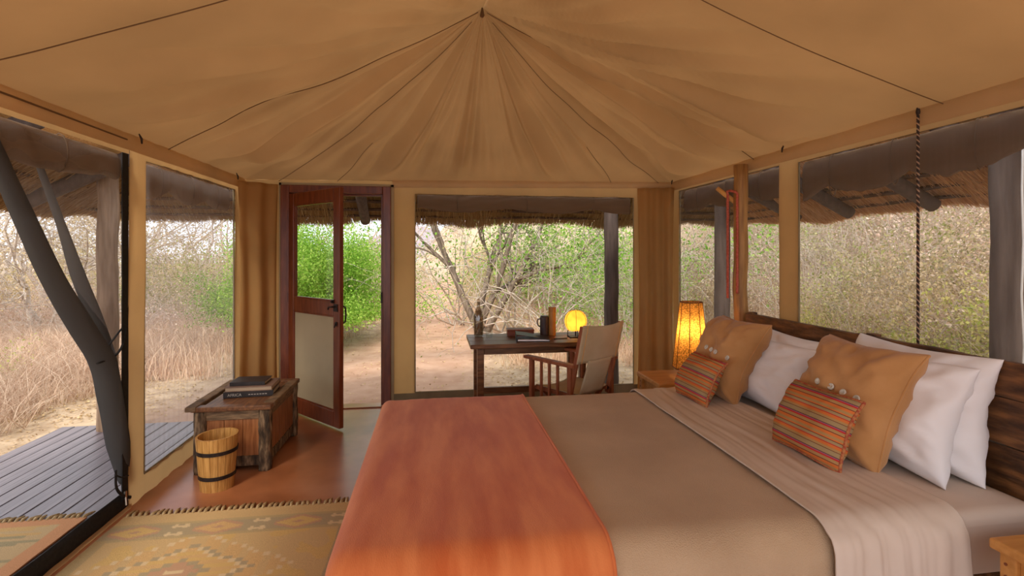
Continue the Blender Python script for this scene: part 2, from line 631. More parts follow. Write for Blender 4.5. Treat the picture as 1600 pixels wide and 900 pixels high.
def build_ground():
    m = bpy.data.materials.new('dry_ground')
    nt, N, L = nodes_of(m)
    out = N.new('ShaderNodeOutputMaterial')
    b = N.new('ShaderNodeBsdfPrincipled')
    b.inputs['Roughness'].default_value = 0.95
    b.inputs['Specular IOR Level'].default_value = 0.1
    tc = N.new('ShaderNodeTexCoord')
    n = N.new('ShaderNodeTexNoise')
    n.inputs['Scale'].default_value = 5.0
    n.inputs['Detail'].default_value = 9
    L.new(tc.outputs['Object'], n.inputs['Vector'])
    r1 = N.new('ShaderNodeValToRGB')
    r1.color_ramp.elements[0].position = .35
    r1.color_ramp.elements[0].color = (.38, .27, .17, 1)
    r1.color_ramp.elements[1].position = .65
    r1.color_ramp.elements[1].color = (.58, .44, .29, 1)
    L.new(n.outputs['Fac'], r1.inputs[0])
    r2 = N.new('ShaderNodeValToRGB')
    r2.color_ramp.elements[0].position = .3
    r2.color_ramp.elements[0].color = (.46, .27, .17, 1)
    r2.color_ramp.elements[1].position = .7
    r2.color_ramp.elements[1].color = (.58, .37, .25, 1)
    L.new(n.outputs['Fac'], r2.inputs[0])
    a = N.new('ShaderNodeAttribute')
    a.attribute_name = 'path'
    mx = N.new('ShaderNodeMixRGB')
    L.new(a.outputs['Fac'], mx.inputs[0])
    L.new(r1.outputs[0], mx.inputs[1])
    L.new(r2.outputs[0], mx.inputs[2])
    L.new(mx.outputs[0], b.inputs['Base Color'])
    bp = N.new('ShaderNodeBump')
    bp.inputs['Strength'].default_value = .5
    bp.inputs['Distance'].default_value = .03
    L.new(n.outputs['Fac'], bp.inputs['Height'])
    L.new(bp.outputs[0], b.inputs['Normal'])
    L.new(b.outputs[0], out.inputs[0])
    xs = np.concatenate([np.linspace(-60, -14, 24), np.linspace(-13, 16, 117), np.linspace(17, 40, 24)])
    ys = np.concatenate([np.linspace(-14, 3, 35), np.linspace(3.25, 22, 90), np.linspace(23, 80, 40)])
    vs = [(x, y, ground_z(x, y)) for y in ys for x in xs]
    nx, ny = len(xs), len(ys)
    fs = [(j * nx + i, j * nx + i + 1, (j + 1) * nx + i + 1, (j + 1) * nx + i) for j in range(ny - 1) for i in range(nx - 1)]
    o = MB().add(vs, fs).build('ground', m, smooth=True, kind='structure')
    at = o.data.attributes.new('path', 'FLOAT', 'POINT')
    at.data.foreach_set('value', [path_mask(p[0], p[1]) for p in vs])
    return o


build_ground()

# far ridge of hills
hb = MB()
hb.grid(lambda u, v: (-22 + 110 * u, 78 + 14 * v, -1.2 + v * min(1, u * 7) * (6.5 + 3.0 * nz(u * 5, 1) + 2 * nz(u * 13, 4))), 80, 6)
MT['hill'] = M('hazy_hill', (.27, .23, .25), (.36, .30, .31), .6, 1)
hb.build('hill', 'hill', smooth=True, kind='structure')

# ---------------------------------------------------------------- floor
fb = MB().box(XL - .02, XR + .02, YF, YB + .12, -.12, 0)
tag(fb.build('floor', 'cement', kind='structure'), 'polished red cement floor of the tent')

# deck with planks
deck = MB().box(-3.06, -1.77, -1.5, 4.84, -.30, -.075).build('deck', 'deck_under', kind='structure')
pl_me = None
for i in range(13):
    x = -3.11 + .1035 * i
    if pl_me is None:
        o = MB().box(0, .0975, -1.5, 4.86, -.07, -.018).build('plank', 'plank', deck, bevel=.004)
        pl_me = o.data
    else:
        o = bpy.data.objects.new('plank', pl_me)
        COL.objects.link(o)
        o.parent = deck
        b = o.modifiers.new('edges', 'BEVEL')
        b.width = .004
        b.segments = 2
    o.location = (x, 0, random.uniform(-.002, .002))


# ---------------------------------------------------------------- ceiling
def ridge_z(y):
    return PZ - .24 * (1 - math.exp(-max(0, PY - y) / .8))


def wrinkle(x, y):
    dx, dy = x - PX, y - PY
    r = math.hypot(dx, dy)
    ph = math.atan2(dx, dy)
    n = (.40 * nz(ph * 4.5, 2.3) + 1.0 * (.22 - abs(nz(ph * 6.0, 7.7 + r * .35))) + .38 * nz(ph * 12.5, 1.1 + r * .6)
         + .30 * nz(ph * 6 + r * 1.4, r * 1.5, 5.0))
    ed = min(x - XL, XR - x, YB - y)
    w = min(1.9, r) * .8 * max(0, min(1, ed / .40)) * math.exp(-max(0, r - 2.0) / .6) * max(0.0, min(1.0, (y - 2.15) / .9))
    return .19 * n * w + .012 * nz(x * 1.3, y * 1.3, 9) * max(0, min(1, ed / .4))


def roof_main(side, t, y):
    """t 0 at the eave, 1 at the ridge."""
    xe = XL if side < 0 else XR
    x = xe + (PX - xe) * t
    e = eave(xe, y)
    k = min(1, max(0, PY - y) / .9)
    a = .90 - .22 * k
    z = e + (ridge_z(y) - e) * (a * t + (1 - a) * t * t)
    return (x, y, z + wrinkle(x, y))


def roof_fan(s, t):
    """s 0..1 along the eave from left side to right side around the back; t 0 at the peak, 1 at the eave."""
    l1, l2 = YB - PY, XR - XL
    d = s * (2 * l1 + l2)
    if d < l1:
        ex, ey = XL, PY + d
    elif d < l1 + l2:
        ex, ey = XL + (d - l1), YB
    else:
        ex, ey = XR, YB - (d - l1 - l2)
    e = eave(ex, ey)
    c = min(1, max(0, (ey - PY) / l1))
    a = .90 - .38 * c
    q = 1 - t
    x, y = PX + (ex - PX) * t, PY + (ey - PY) * t
    z = e + (PZ - e) * (a * q + (1 - a) * q * q)
    return (x, y, z + wrinkle(x, y))


cb = MB()
NY = 150
cb.grid(lambda u, v: roof_main(-1, u, YF + (PY - YF) * v), 90, NY)
cb.grid(lambda u, v: roof_main(1, 1 - u, YF + (PY - YF) * v), 90, NY)
cb.grid(lambda u, v: roof_fan(u, v), 420, 60)
ceil = cb.build('ceiling', 'roof', smooth=True, kind='structure')
tag(ceil, 'tan canvas tent roof with folds fanning from the peak')


def seam(fn, n=40):
    p = [fn(i / n) for i in range(n + 1)]
    p = [(a, b, c - .013) for a, b, c in p]
    MB().tube(p, .0028, 4).build('seam', 'seam', ceil)


for sd in (-1, 1):
    seam(lambda t, sd=sd: roof_main(sd, t * .985, PY), 180)
    seam(lambda t, sd=sd: roof_main(sd, t, 2.13), 90)
LT = 2 * (YB - PY) + XR - XL
sL, sR = (YB - PY + .30) / LT, (YB - PY + XR - XL - .14) / LT
seam(lambda t: roof_fan(sL + .004 * nz(t * 6), .04 + .96 * t))
seam(lambda t: roof_fan(sR + .004 * nz(t * 6), .04 + .96 * t))
seam(lambda t: roof_fan(sL + .055 + .02 * t, .62 + .38 * t), 14)
seam(lambda t: roof_fan(sR - .045 - .03 * t, .62 + .38 * t), 14)
MB().tube([(PX - .01, PY - .10, PZ - .045), (PX, PY + .02, PZ - .04)], [.006, .016], 8).build('ridge_pole_tip', 'seam', ceil)


# ---------------------------------------------------------------- canvas walls
def wall_patch(mb, axis, c, a0, a1, z0, z1, amp=.008, out=1, seed=0.0):
    """Canvas strip on plane axis=c spanning a0..a1 and z0..z1, gently rippled."""
    nu = max(2, int(abs(a1 - a0) / .035))
    nv = max(2, int(abs(z1 - z0) / .08))

    def fn(u, v):
        a = a0 + (a1 - a0) * u
        z = z0 + (z1 - z0) * v
        d = amp * (nz(a * 9, z * .8, seed) + .5 * nz(a * 24, z * 1.5, seed + 3))
        return (c + d, a, z) if axis == 'x' else (a, c + d, z)
    mb.grid(fn, nu, nv)


ZT, ZB = 2.0, .12          # window top and bottom
# left wall: doorway Y .7..3.23, window 3.39..4.78
wl = MB()
wall_patch(wl, 'x', XL, YF, -1.35, 0, 2.12)
wall_patch(wl, 'x', XL, .55, .7, 0, 2.12)
wall_patch(wl, 'x', XL, -1.35, .55, 0, .13)
wall_patch(wl, 'x', XL, -1.35, .55, 2.0, 2.12)
wall_patch(wl, 'x', XL, .7, 3.21, 2.01, 2.12)
wall_patch(wl, 'x', XL, 3.21, 3.39, 0, 2.12, .012)
wall_patch(wl, 'x', XL, 3.39, 4.78, 2.0, 2.12)
wall_patch(wl, 'x', XL, 3.39, 4.78, 0, .13, .014)
wall_patch(wl, 'x', XL, 4.78, YB, 0, 2.12)
wleft = wl.build('wall_left', 'wall', smooth=True, kind='structure')
# right wall: windows 3.34..4.86 and 1.78..3.15
wr = MB()
wall_patch(wr, 'x', XR, YF, -1.35, 0, 2.18, seed=5)
wall_patch(wr, 'x', XR, 1.5, 1.78, 0, 2.18, seed=5)
wall_patch(wr, 'x', XR, -1.35, 1.5, 0, .35, seed=5)
wall_patch(wr, 'x', XR, -1.35, 1.5, 2.06, 2.18, seed=5)
wall_patch(wr, 'x', XR, 1.78, 3.15, 2.06, 2.18, seed=5)
wall_patch(wr, 'x', XR, 1.78, 3.15, 0, .35, seed=5)
wall_patch(wr, 'x', XR, 3.15, 3.34, 0, 2.18, .004, seed=5)
wall_patch(wr, 'x', XR, 3.34, 4.86, 2.07, 2.18, seed=5)
wall_patch(wr, 'x', XR, 3.34, 4.86, 0, .35, seed=5)
wall_patch(wr, 'x', XR, 4.86, YB, 0, 2.18, seed=5)
wright = wr.build('wall_right', 'wall', smooth=True, kind='structure')
# back wall: door X -1.39..-.41, window -.19..2.0
wb = MB()
wall_patch(wb, 'y', YB, XL, -1.40, 0, 2.13, seed=9)
wall_patch(wb, 'y', YB, -1.40, -.40, 2.075, 2.13, .003, seed=9)
wall_patch(wb, 'y', YB, -.40, -.19, .10, 2.14, .006, seed=9)
wall_patch(wb, 'y', YB, -.19, 2.0, 2.01, 2.15, .006, seed=9)
wall_patch(wb, 'y', YB, 2.0, XR, .10, 2.18, .008, seed=9)
wback = wb.build('wall_back', 'wall', smooth=True, kind='structure')
sk = MB()
wall_patch(sk, 'y', YB - .012, -.40, XR, 0, .115, .008, seed=4)
sk.build('skirt', 'skirt', wback, smooth=True)
# unseen front wall behind the camera: left wide open between narrow wings to let daylight in
wf = MB()
wall_patch(wf, 'y', YF, XL, -1.5, 0, 2.12)
wall_patch(wf, 'y', YF, 2.2, XR, 0, 2.12)
wf.build('wall_front', 'wall', smooth=True, kind='structure')


def valance(axis, c, a0, a1, za, zb, h, parent, nm='valance'):
    """Folded canvas band that hangs from the eave in front of the wall."""
    mb = MB()
    n = int(abs(a1 - a0) / .03)

    def fn(u, v):
        a = a0 + (a1 - a0) * u
        z = za + (zb - za) * u - h * v
        d = -.022 * math.sin(v * PI * .9) - .004 + .006 * nz(a * 12, v * 2, c)
        sgn = 1 if c > 0 else -1
        p = c + sgn * d
        return (p, a, z) if axis == 'x' else (a, p, z)
    mb.grid(fn, n, 6)
    return mb.build(nm, 'valance', parent, smooth=True)


valance('x', XL, YF, YB - .02, 2.135, 2.135, .105, wleft)
valance('x', XR, YF, YB - .02, 2.19, 2.19, .105, wright)
valance('y', YB, -.40, XR - .02, 2.14, 2.185, .075, wback)
sb = MB()
sb.tube([(XL + .027, YF, 2.085), (XL + .030, 2.2, 2.083), (XL + .027, 3.15, 2.08)], .0045, 4)
sb.build('valance_slot', 'seam', wleft)


def toggle(p, d, parent):
    """Short loop and toggle that ties the roof to the wall."""
    p = Vector(p)
    d = Vector(d)
    mb = MB()
    mb.tube([p + d * .0, p + d * .010 + Vector((0, .008, -.028)), p + d * .008 + Vector((0, .014, -.055))], [.003, .0065, .004], 6)
    mb.build('toggle', 'rope_dark', parent, smooth=True)


toggle((XL + .035, 3.25, 2.135), (1, 0, 0), wleft)
toggle((XL + .035, 4.72, 2.135), (1, 0, 0), wleft)
toggle((XR - .035, 3.24, 2.20), (-1, 0, 0), wright)
toggle((XR - .035, 4.92, 2.20), (-1, 0, 0), wright)


# ---------------------------------------------------------------- net windows and rolled flaps
def net(name, axis, c, a0, a1, z0, z1, mat, amp=.006):
    mb = MB()
    wall_patch(mb, axis, c, a0, a1, z0, z1, amp, seed=c * 3.1)
    o = mb.build(name, mat, smooth=True, kind='structure')
    fr = MB()
    e = .008

    def P(a, z):
        return (c, a, z) if axis == 'x' else (a, c, z)
    fr.tube([P(a0, z0), P(a1, z0), P(a1, z1), P(a0, z1), P(a0, z0)], e, 5)
    fr.build('window_frame', 'skirt', o)
    return o


net('window_1', 'x', XL - .01, 3.385, 4.785, .125, 2.005, 'net_lit', .01)
net('window_2', 'x', XR + .012, 3.335, 4.865, .34, 2.075, 'net', .004)
net('window_3', 'x', XR + .012, 1.775, 3.155, .34, 2.065, 'net', .004)
net('added_window_5', 'x', XR + .012, -1.355, 1.505, .34, 2.065, 'net', .004)  # out of view, added to let more daylight onto the bed
net('added_window_6', 'x', XL - .01, -1.355, .555, .125, 2.005, 'net', .006)  # unseen opening added on the deck side for extra daylight
fr = MB()
fr.tube([(-.19, YB + .01, .115), (2.0, YB + .01, .115), (2.0, YB + .01, 2.015), (-.19, YB + .01, 2.015), (-.19, YB + .01, .115)], .009, 5)
w4 = fr.build('window_4', 'skirt', kind='structure')


def rolled(axis, c, a0, a1, z1, h0, h1, label, depth=.026, seed=0, sag=.03):
    """Net blind rolled up under the top of the opening: flattened, sagging roll."""
    path_n = 110
    vs, fs = [], []
    ring = 20
    for i in range(path_n + 1):
        u = i / path_n
        a = a0 + (a1 - a0) * u
        h = h0 + (h1 - h0) * u
        h *= .88 + .30 * abs(math.sin(u * PI * 2.5 + seed)) + .12 * nz(u * 5, seed) + .08 * nz(u * 19, seed)
        zc = z1 - h / 2
        for j in range(ring):
            t = 2 * PI * j / ring
            dd = depth * math.cos(t) * (.55 + .45 * (1 - math.sin(t)) / 2 + .25 * nz(u * 9, t, seed)) + .012 * nz(u * 16 + t, t * 1.7, seed)
            z = zc + h / 2 * math.sin(t)
            vs.append((c + dd, a, z) if axis == 'x' else (a, c + dd, z))
    for i in range(path_n):
        for j in range(ring):
            fs.append((i * ring + j, i * ring + (j + 1) % ring, (i + 1) * ring + (j + 1) % ring, (i + 1) * ring + j))
    fs.append(tuple(range(ring - 1, -1, -1)))
    fs.append(tuple(path_n * ring + j for j in range(ring)))
    o = MB().add(vs, fs).build('rolled_blind', 'roll', smooth=True)
    tag(o, label, 'rolled blind', 'rolled net blinds under the window tops')
    for q in (.18, .5, .82):
        a = a0 + (a1 - a0) * q
        h = (h0 + (h1 - h0) * q) * 1.1
        t = MB()
        pts = []
        for j in range(13):
            th = 2 * PI * j / 12
            p = (c + depth * 1.12 * math.cos(th), a, z1 - h / 2 + h * .56 * math.sin(th))
            pts.append(p if axis == 'x' else (p[1], p[0], p[2]))
        t.tube(pts, .004, 5, cap=False)
        t.build('tie', 'roll', o)
    return o


rolled('x', XL - .055, 3.40, 4.77, 2.0, .17, .17, 'dark net blind rolled up over the net window beside the chest', seed=1)
rolled('x', XL - .055, .75, 3.19, 2.01, .15, .15, 'dark net blind rolled up above the open doorway onto the deck', .036, 2, .06)
rolled('y', YB + .055, -.17, 1.98, 2.01, .14, .14, 'brown blind rolled up over the open window behind the writing desk', seed=3, sag=.0)
rolled('x', XR + .06, 3.36, 4.84, 2.07, .19, .19, 'dark net blind rolled up over the window behind the peeled pole', seed=4)
rolled('x', XR + .06, 1.78, 3.16, 2.065, .19, .23, 'wide dark blind rolled up over the window above the headboards', .027, 6, .05)

# ---------------------------------------------------------------- netting door of the left opening
nd = empty('netting_door', (XL, 3.2, 0))
tag(nd, 'black-edged netting door unzipped and tied back beside the deck', 'netting door')
OFF = (XL, 3.2, 0)
xo = XL - .03
# still-hanging veil between the header, the zipped edge and the gathered roll
tie = Vector((xo, 3.10, .93))


def veil(u, v):
    top = Vector((xo, 2.20 + .98 * u, 1.99))
    # lower border follows the roll from the header to the tie point and the edge
    low = Vector((xo, 2.42 + .76 * u, 1.80 - .87 * u ** .85)) if u < .9 else Vector((xo, 3.11 + .7 * (u - .9), .93 - 3.0 * (u - .9)))
    p = top.lerp(low, v)
    return (p.x + .015 * nz(p.y * 6, p.z * 2, 3), p.y, p.z)


MB().grid(veil, 40, 30).build('veil', 'net', nd, smooth=True, off=OFF)


def ray(px, py, X):
    """Where the sight line of a pixel meets the plane x = X."""
    a = math.atan((px - 800) / 805.0) + R(YAW)
    y = X / math.tan(a)
    d = X * math.sin(R(YAW)) + y * math.cos(R(YAW))
    return (X, y, 1.45 - (py - 395) * d / 805.0)


def fold(pix, radii, X, name, mat, ecc=(1, .6)):
    pts = [ray(a, b, X) for a, b in pix]
    # resample smoothly
    out, rr = [], []
    k = len(pts)
    for i in range(k - 1):
        p0, p1, p2, p3 = [Vector(pts[max(0, min(k - 1, j))]) for j in (i - 1, i, i + 1, i + 2)]
        for s in range(8):
            t = s / 8
            out.append(.5 * ((2 * p1) + (p2 - p0) * t + (2 * p0 - 5 * p1 + 4 * p2 - p3) * t * t + (3 * p1 - p0 - 3 * p2 + p3) * t ** 3))
            rr.append(radii[i] + (radii[i + 1] - radii[i]) * t)
    out.append(Vector(pts[-1]))
    rr.append(radii[-1])
    rr = [r * (1 + .05 * nz(i * .2, X)) for i, r in enumerate(rr)]
    MB().tube(out, rr, 12, ecc=ecc).build(name, mat, nd, smooth=True, off=OFF)


fold([(-20, 210), (5, 268), (40, 345), (85, 440), (130, 515), (160, 565), (172, 620), (185, 695), (194, 752)],
     [.030, .034, .040, .046, .056, .058, .058, .054, .026], XL - .04, 'gathered_roll', 'net_fold', (1, 1))
fold([(38, 195), (60, 255), (95, 350), (122, 430), (150, 500), (174, 565), (184, 625)],
     [.010, .016, .022, .036, .040, .032, .008], XL - .075, 'second_fold', 'net_fold', (1, .5))
# hem loop at the foot of the roll, tie cord, zip edge, floor flap and slider
fold([(181, 735), (182, 762), (193, 775), (204, 777)], [.008, .009, .009, .009], XL + .004, 'hem', 'black')
fold([(180, 742), (190, 746), (200, 743)], [.006, .006, .006], XL + .006, 'hem', 'black')
fold([(152, 568), (165, 563), (180, 556), (192, 538), (196, 512)], [.007, .007, .007, .007, .007], XL - .004, 'tie_cord', 'black')
fold([(163, 548), (172, 537), (190, 514), (197, 509)], [.006, .006, .006, .006], XL - .01, 'tie_cord', 'black')
zb_ = MB()


def zipedge(u, v):
    z = .06 + 1.95 * u
    y = 3.165 + .05 * v + .004 * nz(z * 9, v)
    return (XL - .008 + .004 * v, y, z)


zb_.grid(zipedge, 60, 2)
zb_.build('zip_edge', 'black', nd, thick=.006, off=OFF)
ff = MB()


def flap(u, v):
    y = .7 + 2.52 * u
    z = .012 + (.085 + .012 * nz(y * 3)) * v
    return (XL - .005 - .02 * v + .008 * nz(y * 4, v), y, z)


ff.grid(flap, 80, 3)
ff.build('floor_flap', 'black', nd, smooth=True, thick=.006, off=OFF)
zs = MB()
zs.box(XL + .002, XL + .010, 3.165, 3.182, .075, .115)
zs.tube([(XL + .008, 3.17, .085), (XL + .014, 3.165, .04)], .005, 6)
zs.build('zip_slider', 'steel', nd, off=OFF)
sill = MB()
wall_patch(sill, 'x', XL + .012, .7, 3.22, 0, .028, .004)
sill.build('trim_1', 'wall', smooth=True, kind='structure')


# ---------------------------------------------------------------- corner curtains
def curtain(name, x0, y0, x1, y1, z0, z1, pleats, amp, label, bow, seed):
    mb = MB()
    dx, dy = x1 - x0, y1 - y0
    ln = math.hypot(dx, dy)
    nx, ny = dy / ln, -dx / ln

    def fn(u, v):
        z = z0 + (z1 - z0) * v
        g = 1 - .25 * math.sin(PI * v) * .4
        uu = .5 + (u - .5) * g
        d = amp * (math.sin(u * pleats * 2 * PI + seed + .6 * nz(v * 3, seed)) + .6 * nz(u * pleats * 2.3, v * 1.5, seed)) * (.75 + .25 * (1 - v))
        d += bow * math.sin(u * PI)
        return (x0 + dx * uu + nx * d, y0 + dy * uu + ny * d, z)
    mb.grid(fn, 90, 40)
    o = mb.build(name, 'curtain', smooth=True, thick=.003)
    return tag(o, label, 'curtain', 'canvas drapes gathered in the tent corners')


curtain('corner_curtain', XL + .035, 4.74, -1.42, YB - .05, .01, 2.07, 2.2, .024, 'golden canvas drape gathered in the corner between chest and door', .03, 1)
curtain('corner_curtain', 2.02, YB - .05, XR - .05, 4.86, .02, 2.10, 3.0, .020, 'tan canvas drape gathered in the corner behind the bedside lamp', -.0, 4)

# ---------------------------------------------------------------- door
dfr = MB().box(-1.39, -1.315, YB - .06, YB + .04, 0, 2.07).box(-.485, -.41, YB - .06, YB + .04, 0, 2.07).box(-1.315, -.485, YB - .06, YB + .04, 2.0, 2.07)
door = dfr.build('door_1', 'door_wood', kind='structure', bevel=.006)
tag(door, 'dark red wooden door frame with its door swung inward')
MB().box(-1.41, -1.388, YB - .03, YB + .02, 0, 2.09).box(-.412, -.385, YB - .03, YB + .02, 0, 2.09).box(-1.41, -.385, YB - .03, YB + .02, 2.068, 2.095).build('canvas_edge', 'panel_cloth', door)
stp = MB().box(-1.315, -1.295, YB + .0, YB + .03, 0, 2.0).box(-.505, -.485, YB, YB + .03, 0, 2.0).box(-1.3, -.5, YB, YB + .03, 1.98, 2.0)
stp.build('door_stop', 'door_wood', door, bevel=.003)
leaf = MB().box(0, .085, -.02, .02, .02, 1.985).box(.735, .82, -.02, .02, .02, 1.985).box(.085, .735, -.02, .02, 1.88, 1.985).box(.085, .735, -.02, .02, .93, 1.05).box(.085, .735, -.02, .02, .02, .15)
lf = leaf.build('door_leaf', 'door_wood', door, bevel=.005)
lf.location = (-1.305, YB - .045, 0)
lf.rotation_euler = (0, 0, R(-47.6))
MB().box(.086, .734, -.004, .004, 1.051, 1.879).build('pane', 'glass', lf)
MB().box(.086, .734, -.008, .008, .151, .929).build('canvas_panel', 'panel_cloth', lf)
bd = MB()
for z0_, z1_ in ((1.05, 1.88), (.15, .93)):
    bd.box(.085, .097, -.014, .014, z0_, z1_).box(.723, .735, -.014, .014, z0_, z1_).box(.097, .723, -.014, .014, z0_, z0_ + .012).box(.097, .723, -.014, .014, z1_ - .012, z1_)
bd.build('bead', 'door_wood', lf)
hd = MB()
hd.box(.745, .80, -.028, -.020, .97, 1.03)
hd.tube([(.765, -.028, 1.01), (.765, -.055, 1.01), (.72, -.058, 1.005), (.715, -.058, .985)], .007, 8)
hd.build('latch', 'iron', lf, smooth=False)
hd = MB().box(.72, .75, -.03, -.02, 1.035, 1.065).tube([(.735, -.03, 1.05), (.735, -.045, 1.05)], .01, 8)
hd.build('bolt', 'iron', lf)
hd = MB().lathe([(.0, 0), (.018, 0), (.018, .006), (.0, .006)], 12, (.777, 0, .86))
v2 = [(x, -.020 - (z - .86), .87 + (y)) for x, y, z in hd.v]
hd.v = v2
hd.tube([(.777, -.03, .875), (.770, -.035, .84)], .005, 6)
hd.build('keyhole_plate', 'iron', lf)
hd = MB().tube([(.775, .02, 1.02), (.79, .055, 1.0), (.79, .06, .94), (.79, .055, .88), (.775, .02, .86)], .007, 8)
hd.build('pull_handle', 'iron', lf, smooth=True)
for z in (.25, 1.0, 1.75):
    MB().tube([(-.008, -.02, z), (-.008, -.02, z + .09)], .008, 8).build('hinge', 'iron', lf)
MB().box(-.502, -.484, YB - .062, YB - .02, .98, 1.08).build('strike_plate', 'iron', door)
tag(MB().box(-1.315, -.485, YB - .05, YB + .05, .0, .012).build('trim_2', 'cement', kind='structure', bevel=.003), 'door threshold')


# ================================================================ THATCHED EAVES
def straw_fringe(name, pts, parent, n, inward, droop, ln=(.16, .32), seed=1, w=.0032):
    """Loose straw ends along the eave edge; pts = eave edge end points, inward = direction up the slope."""
    g = np.random.default_rng(seed)
    a, b = np.array(pts[0]), np.array(pts[1])
    t = g.random(n)
    base = a[None] * (1 - t)[:, None] + b[None] * t[:, None]
    inn = np.array(inward)
    up_amt = g.random(n) ** 1.3 * .9
    base = base + inn[None] * up_amt[:, None]
    base[:, 2] -= .012 + .02 * g.random(n)
    base[:, 2] += .025 * np.sin(t * 23 + seed) + .015 * np.sin(t * 57)
    L = np.minimum(g.uniform(ln[0], ln[1], n), up_amt + .05 + .05 * g.random(n))
    dr = -inn[None] + np.array([0, 0, -droop])[None] + g.normal(0, .065, (n, 3))
    dr /= np.linalg.norm(dr, axis=1)[:, None]
    side = np.cross(dr, g.normal(0, 1, (n, 3)))
    side /= np.linalg.norm(side, axis=1)[:, None]
    nrm = np.cross(dr, side)
    tip = base + dr * L[:, None]
    V = np.empty((n, 6, 3))
    for k in range(3):
        an = 2 * PI * k / 3
        o = side * math.cos(an) * w + nrm * math.sin(an) * w
        V[:, k] = base + o
        V[:, k + 3] = tip + o * .6
    idx = np.arange(n)[:, None] * 6
    F = np.concatenate([idx + np.array([[0, 1, 4, 3]]), idx + np.array([[1, 2, 5, 4]]), idx + np.array([[2, 0, 3, 5]])], axis=1)
    return np_mesh(name, V.reshape(-1, 3), F.reshape(-1), 4, 'straw', parent, kind='stuff')


def eave_roof(label, p0, p1, inward, width, zr, rafters, seed, m0=0.0, m1=0.0):
    """Thatch slab from its outer edge p0-p1 rising along `inward`."""
    root = empty('thatched_eave', (0, 0, 0))
    tag(root, label, 'thatch roof', 'thatched eaves around the tent')
    p0, p1, inn = Vector(p0), Vector(p1), Vector(inward)
    up = inn * width + Vector((0, 0, zr))
    mb = MB()

    def fn(u, v):
        p = p0.lerp(p1, u) + up * v + (p1 - p0).normalized() * v * (m0 * (1 - u) - m1 * u)
        return (p.x, p.y, p.z + .02 * nz(p.x * 4, p.y * 4, seed) + (.025 * math.sin(u * 23 + seed) if v == 0 else 0))
    mb.grid(fn, 60, 14)
    nvert = len(mb.v)
    mb.grid(lambda u, v: tuple(Vector(fn(u, v)) + Vector((0, 0, .22))), 60, 14)
    slab = mb.build('thatch', 'thatch', root, smooth=True)
    s = up.normalized()
    straw_fringe('straw', (tuple(p0), tuple(p1)), root, 24000, tuple(s), .12, seed=seed, w=.0028)
    for i, v in enumerate((.10, .24, .40, .58)):
        ax = (p1 - p0).normalized()
        a, b = p0 + up * v + ax * v * m0, p1 + up * v - ax * v * m1
        n = 24
        pts = [a.lerp(b, k / n) + Vector((.01 * nz(k * .5, i), .01 * nz(k * .6, i + 4), -.045 + .012 * nz(k * .7, i + 9))) for k in range(n + 1)]
        MB().tube(pts, .020 if i else .016, 6).build('batten', 'batten', root, smooth=True)
    for u in rafters:
        a = p0.lerp(p1, u) + up * .13 + Vector((0, 0, -.12))
        b = p0.lerp(p1, u) + up * 1.0 + Vector((0, 0, -.12))
        MB().tube([a, a.lerp(b, .5), b], [.055, .058, .06], 10).build('rafter', 'post_grey', root, smooth=True)
    return root


ez = 1.87
eave_roof('thatched eave hanging over the deck, seen through the netting doorway', (-3.35, -1.5, ez), (-3.35, 6.25, ez), (1, 0, 0), 1.0, .50, (.12, .3, .47, .64, .78), 11, 0, .82)
eave_roof('straw eave hanging outside the door and the desk window', (-3.35, 6.25, ez), (3.95, 6.25, ez), (0, -1, 0), .80, .50, (.2, .35, .75), 12, 1.02, 1.02)
eave_roof('thatched eave with log rafters outside the windows over the bed', (3.95, 6.25, ez), (3.95, -1.5, ez), (-1, 0, 0), 1.0, .50, (.165, .255, .36, .46, .58, .72), 13, .82, 0)


def post(x, y, r, mat, z1, label, bend=.0, seed=0):
    n = 16
    z0 = ground_z(x, y) - .05
    pts = [(x + bend * nz(k * .4, seed), y + bend * nz(k * .4, seed + 5), z0 + (z1 - z0) * k / n) for k in range(n + 1)]
    rr = [r * (1 + .07 * nz(k * .5, seed + 9)) for k in range(n + 1)]
    o = MB().tube([tuple(Vector(p) - Vector((x, y, z0))) for p in pts], rr, 14).build('veranda_post', mat, smooth=True)
    o.location = (x, y, z0)
    return tag(o, label, 'post', 'posts that carry the thatch around the tent')


post(3.2, 2.46, .083, 'post_grey', 2.25, 'thick grey post outside the window above the near headboard', .01, 1)
post(3.2, 5.39, .085, 'post_grey', 2.25, 'grey corner post behind the peeled pole and bedside lamp', .01, 2)
post(1.98, 5.62, .080, 'post_grey', 2.12, 'grey post outside the window behind the folding chair', .012, 3)
post(-2.7, 4.75, .075, 'post_tan', 2.15, 'tan stripped post standing at the far corner of the deck', .012, 4)
cbm = MB()
for dx in (0, .022):
    cbm.tube([(3.10 + .02 * nz(k * .5, dx), 2.315 - dx, -.03 + k * .14) for k in range(16)], .006, 6)
tag(cbm.build('cable', 'cable', smooth=True), 'white cable running up beside the thick grey post', 'cable')

# ================================================================ BED
ZM = .49
bed = empty('bed', (1.0, 2.5, 0))
tag(bed, 'double bed of two pushed-together singles with rough wooden headboards', 'bed')
BO = (1.0, 2.5, 0)
BX0, BX1, BY0, BY1 = -.30, 2.285, 1.60, 3.38


def slab(mb, x0, x1, y0, y1, z0, z1, r, nx=40, ny=30):
    """Soft-edged slab (mattress)."""
    def prof(t, lo, hi):
        return lo + (hi - lo) * t

    def fn(u, v):
        x, y = prof(u, x0, x1), prof(v, y0, y1)
        e = min(x - x0, x1 - x, y - y0, y1 - y)
        dz = 0 if e >= r else r - math.sqrt(max(0, r * r - (r - e) ** 2))
        return (x, y, z1 - dz + .004 * nz(x * 2, y * 2))

    def warp(t, r_, w):
        return t
    mb.grid(fn, nx, ny)


